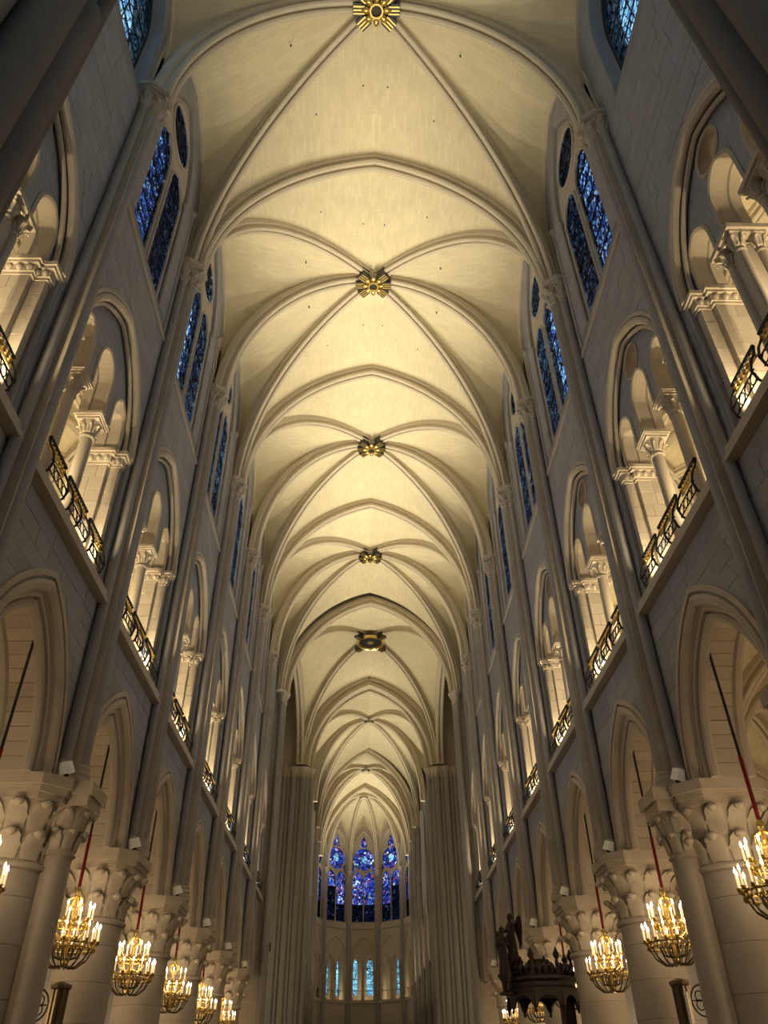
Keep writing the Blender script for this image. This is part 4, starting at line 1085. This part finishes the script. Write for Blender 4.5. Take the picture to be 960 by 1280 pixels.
        for c in BW:
            for pn in clip_rows(0.42, 10.9, 13.9, 0.8, c, 7): MB().plate(pn, [], 3.1, 3.115, PA).build('pane', M['glass_cyan'], wg)
            for i in range(1, 7):
                z = 10.9+3.8*i/7; MB().tube([(c-0.42, 3.08, z), (c+0.42, 3.08, z)], 0.025, 4).build('saddle_bar', M['iron'], wg)
            mb = MB(); pts = [(c-0.42, 10.9)]+arc(0.42, 13.9, 0.8, 6, c)+[(c+0.42, 10.9)]; mb.sweep(P(pts, 3.0), roll(0.05, 6), (0, 1, 0)); mb.build('frame', M['stone'], wg)
        mb = MB(); mb.plate([(-hw-0.2, 0), (hw+0.2, 0), (hb+0.2, 3.3), (-hb-0.2, 3.3)], [], 17.5, 17.8, lambda u, d, z: (u, z+0.4, d)); r3 = mb.build('roof', M['stone']); r3.location = (m.x, m.y, 0); r3.rotation_euler = (0, 0, rz); tag(r3, f'gallery roof behind the {nm[k]} apse facet', 'roof', None, 'structure')
        mb = MB(); mb.plate([(-hw-0.2, 0), (hw+0.2, 0), (hb+0.2, 3.3), (-hb-0.2, 3.3)], [], 9.5, 9.9, lambda u, d, z: (u, z+0.3, d)); r3 = mb.build('floor', M['stone']); r3.location = (m.x, m.y, 0); r3.rotation_euler = (0, 0, rz); tag(r3, f'gallery floor behind the {nm[k]} apse facet', 'floor', None, 'structure')
        lm = lamp('POINT', 'gallery_lamp', m+out*1.0+Vector((0, 0, 10.3)), 60, WARM, size=0.1)
    for k in range(6):
        mb = MB(); x, y = V[k]; o2 = (Vector((cx, yc0))-Vector((x, y))).normalized(); x += o2.x*0.1; y += o2.y*0.1
        tn = Vector((-o2.y, o2.x))
        for (a, r) in ((0, 0.15), (-0.26, 0.09), (0.26, 0.09)): mb.tube([(x+tn.x*a, y+tn.y*a, 0), (x+tn.x*a, y+tn.y*a, 23.3)], r, 10)
        sh = empty('wall_shaft'); mb.build('shaft', M['shaft'], sh, smooth=True)
        mb = MB(); mb.lathe([(0.2, 0), (0.22, 0.05), (0.34, 0.5), (0.38, 0.6)], (x, y, 23.1), 10); mb.build('capital', M['carved'], sh, smooth=True)
        tag(sh, f'tall slim shaft between apse facets, {ORD[k]} from the right', 'wall shaft', 'wall shafts of the apse')
    lamp('SPOT', 'flood_lamp', (cx-3.5, 94, 8), FLOOD_W*1.9, YEL, (cx+0.5, 94, 31), 60, 1.0, 0.12)
    lamp('SPOT', 'flood_lamp', (cx+3.5, 94, 8), FLOOD_W*1.9, YEL, (cx-0.5, 94, 31), 60, 1.0, 0.12)
choir()
for s in (-1, 1):
    lamp('SPOT', 'flood_lamp', (s*5.4, YW+0.6, 7.6), FLOOD_W, YEL, (-s*1.0, YW-4, 31.5), 52, 1.0, 0.12)
    lamp('SPOT', 'flood_lamp', (s*4.6, YE-0.7, 7.6), FLOOD_W*1.3, YEL, (-s*1.0, YE-6, 31.5), 52, 1.0, 0.12)

# ------------------------------------------------------------------ chandeliers
def candle_mesh():
    a = MB().lathe([(0.018, 0), (0.018, 0.24)], n=7).mesh('candle', M['candle'], True)
    b = MB().lathe([(0.006, 0), (0.024, 0.03), (0.018, 0.07), (0.003, 0.11)], n=7).mesh('bulb', M['flame'], True)
    c = MB().lathe([(0.02, -0.06), (0.05, -0.03), (0.03, -0.01), (0.055, 0.0), (0.05, 0.012)], n=7).mesh('drip_cup', M['gold'], True)
    return a, b, c
CM, BM, DM = candle_mesh()
def chandelier(name, rod_len):
    root = empty(name)
    MB().lathe([(0.03, -0.45), (0.07, -0.40), (0.09, -0.3), (0.04, -0.2), (0.05, 0.0), (0.08, 0.1), (0.035, 0.2), (0.03, 0.5), (0.06, 0.6), (0.08, 0.7), (0.04, 0.8), (0.035, 0.95), (0.07, 1.02), (0.07, 1.1), (0.03, 1.15)], n=14).build('stem', M['gold'], root, smooth=True)
    for (r, z, n, nm) in ((0.58, 0.0, 16, 'lower'), (0.36, 0.42, 10, 'upper')):
        mb = MB(); pts = [(r*math.cos(2*PI*k/28), r*math.sin(2*PI*k/28), z) for k in range(29)]; mb.tube(pts, 0.028, 6, False)
        pts = [(r*0.96*math.cos(2*PI*k/28), r*0.96*math.sin(2*PI*k/28), z-0.09) for k in range(29)]; mb.tube(pts, 0.018, 6, False)
        for k in range(n*2):
            a = 2*PI*k/(n*2); mb.lathe([(0.004, -0.11), (0.035, -0.06), (0.012, 0), (0.03, 0.04), (0.004, 0.07)], (r*1.01*math.cos(a), r*1.01*math.sin(a), z-0.04), 5)
        mb.build(f'{nm}_ring', M['gold'], root, smooth=True)
        for k in range(n):
            a = 2*PI*k/n; x, y = (r+0.05)*math.cos(a), (r+0.05)*math.sin(a)
            c = put('candle', CM, root, (x, y, z+0.06)); b = put('bulb', BM, c, (0, 0, 0.24)); put('drip_cup', DM, c, (0, 0, 0))
    for k in range(16):
        a = 2*PI*k/16; ca, sa = math.cos(a), math.sin(a)
        mb = MB(); mb.tube([(0.05*ca, 0.05*sa, -0.42), (0.28*ca, 0.28*sa, -0.44), (0.46*ca, 0.46*sa, -0.30), (0.56*ca, 0.56*sa, -0.1), (0.60*ca, 0.60*sa, 0.0)], 0.017, 5)
        mb.tube([(0.08*ca, 0.08*sa, -0.3), (0.25*ca, 0.25*sa, -0.25), (0.3*ca, 0.3*sa, -0.08), (0.2*ca, 0.2*sa, 0.0), (0.12*ca, 0.12*sa, -0.06)], 0.014, 5)
        mb.build('basket_arm', M['bronze'], root, smooth=True)
    for k in range(8):
        a = 2*PI*k/8+0.2; ca, sa = math.cos(a), math.sin(a)
        mb = MB(); mb.tube([(0.06*ca, 0.06*sa, 0.15), (0.2*ca, 0.2*sa, 0.1), (0.33*ca, 0.33*sa, 0.22), (0.36*ca, 0.36*sa, 0.42)], 0.017, 5)
        mb.build('scroll_arm', M['gold'], root, smooth=True)
        mb = MB(); mb.tube([(0.05*ca, 0.05*sa, 0.95), (0.15*ca, 0.15*sa, 0.9), (0.17*ca, 0.17*sa, 0.78), (0.1*ca, 0.1*sa, 0.74)], 0.016, 5)
        mb.build('scroll_arm', M['gold'], root, smooth=True)
    mb = MB(); mb.tube([(0, 0, 1.1), (0, 0, rod_len)], 0.028, 6); mb.build('suspension_rod', M['black'], root)
    MB().lathe([(0.01, -0.1), (0.07, -0.05), (0.07, 0.03), (0.02, 0.06)], (0, 0, rod_len-0.28), 10).build('hook', M['black'], root, smooth=True)
    MB().tube([(0, 0, 1.16), (0, 0, 2.3)], 0.038, 8).build('red_sleeve', M['red'], root)
    return root
def place_chandeliers():
    ch = None
    for s in (-1, 1):
        for b in range(-1, 5):
            loc = (s*6.78, YB(b, s)+0.7, 4.3)
            if ch is None: ch = chandelier('chandelier', 4.98); o = ch; o.location = loc
            else: o = dup(ch, None, loc, 0.13*b+s)
            tag(o, f'gilt two-tier candle chandelier hanging in the {ORD[b+1]} {SIDE[s]} arcade arch', 'chandelier', 'arcade chandeliers')
            lamp('POINT', 'chandelier_lamp', (loc[0], loc[1], loc[2]+0.75), CHAND_W, WARM2, size=0.3)
place_chandeliers()
# bronze lamp standards with wheel ornaments below the nearest chandeliers
def standard(name):
    root = empty(name)
    MB().lathe([(0.34, 0), (0.34, 0.25), (0.2, 0.35), (0.16, 0.5), (0.19, 0.55), (0.15, 0.6)], n=10).build('base', M['bronze'], root)
    mb = MB()
    for k in range(8):
        a = PI/4*k; mb.tube([(0.11*math.cos(a), 0.11*math.sin(a), 0.5), (0.13*math.cos(a), 0.13*math.sin(a), 3.5)], 0.06, 6)
    mb.build('fluted_post', M['bronze'], root, smooth=True)
    MB().lathe([(0.16, 3.45), (0.22, 3.5), (0.22, 3.56), (0.05, 3.62)], n=12).build('cap', M['bronze'], root)
    mb = MB(); pts = [(0.46+0.26*math.cos(2*PI*k/24), 0, 3.2+0.30*math.sin(2*PI*k/24)) for k in range(25)]; mb.tube(pts, 0.02, 5, False)
    for k in range(4):
        a = PI/2*k+PI/4; pts = [(0.46+0.1*math.cos(a)+0.09*math.cos(2*PI*i/10), 0, 3.2+0.12*math.sin(a)+0.1*math.sin(2*PI*i/10)) for i in range(11)]; mb.tube(pts, 0.013, 4, False)
    mb.tube([(0.1, 0, 3.2), (0.72, 0, 3.2)], 0.013, 4); mb.build('wheel_ornament', M['iron'], root)
    MB().tube([(0.02, -0.22, 2.6), (0.02, -0.22, 3.35)], 0.045, 8).build('light_tube', M['tube'], root)
    return root
st = standard('lamp_standard')
for s in (-1, 1):
    o = st if s < 0 else dup(st)
    o.location = (s*6.78, YB(0, s)+0.9, 0); o.rotation_euler = (0, 0, 0 if s > 0 else PI)
    tag(o, f'dark fluted bronze lamp standard with wheel ornament, under the second {SIDE[s]} chandelier', 'lamp standard', 'bronze lamp standards')
# gallery spot cameras
def cctv(name):
    root = empty(name)
    MB().tube([(0, 0, 0), (0, -0.15, -0.1), (0, -0.2, -0.3)], 0.03, 6).build('bracket', M['iron'], root)
    mb = MB(); mb.lathe([(0.02, -0.12), (0.09, -0.1), (0.1, 0.08), (0.085, 0.1)], (0, -0.2, -0.38), 12); mb.build('housing', M['tube'], root, smooth=True)
    MB().lathe([(0.05, -0.02), (0.03, 0.0)], (0, -0.2, -0.5), 10).build('lens', M['black'], root)
    return root
cc = cctv('gallery_spotlight')
for s in (-1, 1):
    o = cc if s < 0 else dup(cc)
    o.location = (s*(FACE+1.0), YB(-1, s)+1.72, 14.5)
    tag(o, f'small white round spotlight under the {SIDE[s]} gallery impost', 'spotlight', 'gallery spotlights')
# ------------------------------------------------------------------ pulpit canopy with angel figures
def pulpit():
    root = empty('pulpit_canopy', (5.42, 28.75, -0.22)); R_ = 1.17
    def ring(r, z): return [(r*math.cos(PI/8+PI/4*i), r*math.sin(PI/8+PI/4*i), z) for i in range(8)]
    def stack(mb, lv):
        for (r0, z0), (r1, z1) in zip(lv[:-1], lv[1:]):
            a, b = ring(r0, z0), ring(r1, z1); mb.add(a+b, [tuple(range(7, -1, -1)), tuple(range(8, 16))]+[(i, (i+1) % 8, 8+(i+1) % 8, 8+i) for i in range(8)])
    mb = MB(); stack(mb, [(R_*0.93, 4.30), (R_, 4.36), (R_, 4.46), (R_*0.94, 4.50), (R_*0.94, 4.62), (R_*1.05, 4.68), (R_*1.05, 4.76), (R_*0.9, 4.80)]); mb.build('sounding_board', M['wood'], root)
    for i in range(8):
        a0, a1 = PI/8+PI/4*i, PI/8+PI/4*(i+1)
        p, q = Vector((R_*0.95*math.cos(a0), R_*0.95*math.sin(a0), 0)), Vector((R_*0.95*math.cos(a1), R_*0.95*math.sin(a1), 0)); dv = q-p; L = dv.length
        nrm = Vector((dv.y, -dv.x, 0)).normalized()
        def PV(u, d, z, p=p, dv=dv, nrm=nrm, L=L):
            w = p+dv*(u/L+0.5)+nrm*d; return (w.x, w.y, z)
        ol = [(-L/2, 4.4), (-L/2, 3.98), (-L/2+0.08, 3.98)]+arc(L/2-0.10, 4.0, 0.26, 6)+[(L/2-0.08, 3.98), (L/2, 3.98), (L/2, 4.4)]
        mb = MB(); mb.plate(ol, [], -0.05, 0.05, PV); mb.build('arched_valance', M['wood'], root)
        MB().lathe([(0.01, -0.22), (0.05, -0.16), (0.03, -0.1), (0.08, -0.04), (0.07, 0.04), (0.05, 0.4)], (p.x, p.y, 4.0), 8).build('pendant', M['wood'], root, smooth=True)
        MB().lathe([(0.09, 0), (0.09, 0.12), (0.05, 0.18), (0.07, 0.3), (0.04, 0.42), (0.10, 0.52), (0.11, 0.58), (0.06, 0.66), (0.02, 0.76)], (p.x*0.95, p.y*0.95, 4.78), 8).build('pinnacle', M['wood'], root, smooth=True)
        mb = MB()
        for k in range(3):
            c = p*0.95+(dv*0.95)*((k+1)/4); mb.lathe([(0.03, 0), (0.05, 0.08), (0.11, 0.18), (0.12, 0.24), (0.06, 0.32), (0.01, 0.36)], (c.x, c.y, 4.78), 7)
        mb.build('cresting', M['wood'], root, smooth=True)
    mb = MB(); stack(mb, [(0.75, 4.78), (0.7, 5.0), (0.42, 5.15), (0.35, 5.3)]); mb.build('dome_top', M['wood'], root)
    mb = MB(); mb.box(0.62, 0.95, -0.3, 0.4, 0.22, 4.4); mb.build('back_post', M['wood'], root)
    MB().lathe([(0.5, 2.0), (0.62, 2.2), (0.95, 2.3), (0.95, 3.2), (1.02, 3.25), (1.02, 3.35)], (0.1, 0, 0), 8, ).build('pulpit_drum', M['wood'], root)
    MB().lathe([(0.4, 0.22), (0.4, 0.4), (0.15, 0.6), (0.15, 1.5), (0.5, 2.02)], (0.1, 0, 0), 8).build('pulpit_foot', M['wood'], root)
    for k in range(6):
        x = 0.98+0.0*k; mb = MB(); mb.tube([(1.0, -0.35-0.16*k, 2.2), (1.0, -0.35-0.16*k, 3.3)], 0.03, 6); mb.build('baluster', M['wood'], root)
    mb = MB(); mb.tube([(1.0, -0.3, 3.32), (1.0, -1.2, 3.32)], 0.05, 6); mb.tube([(1.0, -0.3, 2.2), (1.0, -1.2, 2.2)], 0.05, 6); mb.build('stair_rail', M['wood'], root)
    tag(root, 'dark carved wooden pulpit with crested octagonal canopy, right arcade', 'pulpit')
def angel(name, loc, rz, trumpet):
    """robed winged figure, about 1.35 m tall"""
    root = empty(name, loc, rz)
    mb = MB()
    mb.lathe([(0.20, 0), (0.19, 0.08), (0.15, 0.35), (0.125, 0.6), (0.115, 0.72), (0.14, 0.86), (0.165, 0.98), (0.13, 1.06), (0.05, 1.10), (0.045, 1.15)], n=16, sy=0.8)
    mb.lathe([(0.02, 0), (0.07, 0.03), (0.088, 0.10), (0.08, 0.17), (0.03, 0.215)], (0, -0.015, 1.13), 14)
    mb.lathe([(0.005, -0.02), (0.018, 0), (0.005, 0.03)], (0, -0.1, 1.22), 6)
    for s in (-1, 1):
        if trumpet and s > 0: pts = [(0.14*s, 0, 1.02), (0.20*s, -0.10, 0.86), (0.06*s, -0.26, 0.98), (0.02*s, -0.30, 1.06)]
        elif trumpet: pts = [(0.14*s, 0, 1.02), (0.22*s, -0.08, 0.84), (0.12*s, -0.30, 1.0), (0.03*s, -0.36, 1.08)]
        else: pts = [(0.14*s, 0, 1.02), (0.21*s, -0.05, 0.82), (0.12*s, -0.17, 0.80), (0.02*s, -0.19, 0.88)]
        mb.tube(pts, [0.06, 0.05, 0.04, 0.035], 8)
    for k in range(9):
        a = 2*PI*k/9; mb.tube([(0.11*math.cos(a), 0.09*math.sin(a), 0.65), (0.145*math.cos(a), 0.12*math.sin(a), 0.35), (0.19*math.cos(a), 0.155*math.sin(a), 0.02)], 0.022, 5)
    o = mb.build('body', M['wood'], root, smooth=True)
    rm = o.modifiers.new('remesh', 'REMESH'); rm.mode = 'VOXEL'; rm.voxel_size = 0.016; rm.use_smooth_shade = True
    for s in (-1, 1):
        W_ = [(0.04, 0.92), (0.10, 1.12), (0.22, 1.28), (0.30, 1.26), (0.32, 1.05), (0.30, 0.75), (0.25, 0.48), (0.20, 0.34), (0.16, 0.55), (0.10, 0.72)]
        mb = MB(); mb.plate([(s*u, z) for u, z in W_], [], 0.10, 0.145, lambda u, d, z: (u, d+0.25*abs(u), z))
        for k in range(4):
            mb.tube([(s*0.12, 0.13, 0.98-0.05*k), (s*(0.29-0.01*k), 0.2, 0.98-0.15*k), (s*(0.24-0.0*k), 0.19, 0.60-0.07*k)], 0.018, 5)
        mb.build('wing', M['wood'], root)
    MB().lathe([(0.03, 0.0), (0.085, 0.03), (0.098, 0.10), (0.085, 0.17), (0.04, 0.215), (0.005, 0.222)], (0, 0.012, 1.145), 12).build('hair', M['wood'], root, smooth=True)
    MB().lathe([(0.24, -0.55), (0.24, -0.5), (0.12, -0.42), (0.14, -0.2), (0.26, -0.05), (0.26, 0.0)], n=10).build('plinth', M['wood'], root, smooth=True)
    if trumpet:
        mb = MB(); mb.tube([(0, -0.13, 1.19), (0, -0.42, 1.08), (0, -0.66, 0.98), (0, -0.74, 0.95)], [0.012, 0.016, 0.03, 0.075], 10); mb.build('trumpet', M['wood'], root, smooth=True)
    return root
pulpit()
o = angel('angel_statue', (4.22, 28.2, 4.62), -0.6, False); tag(o, 'dark robed angel statue with folded hands, nearer the nave on the pulpit canopy', 'statue', 'angels on the pulpit canopy')
o = angel('angel_statue', (4.62, 28.7, 5.1), -1.0, False); o.scale = (1.0, 1.0, 1.0); tag(o, 'dark winged angel statue standing higher, behind the first on the pulpit canopy', 'statue', 'angels on the pulpit canopy')
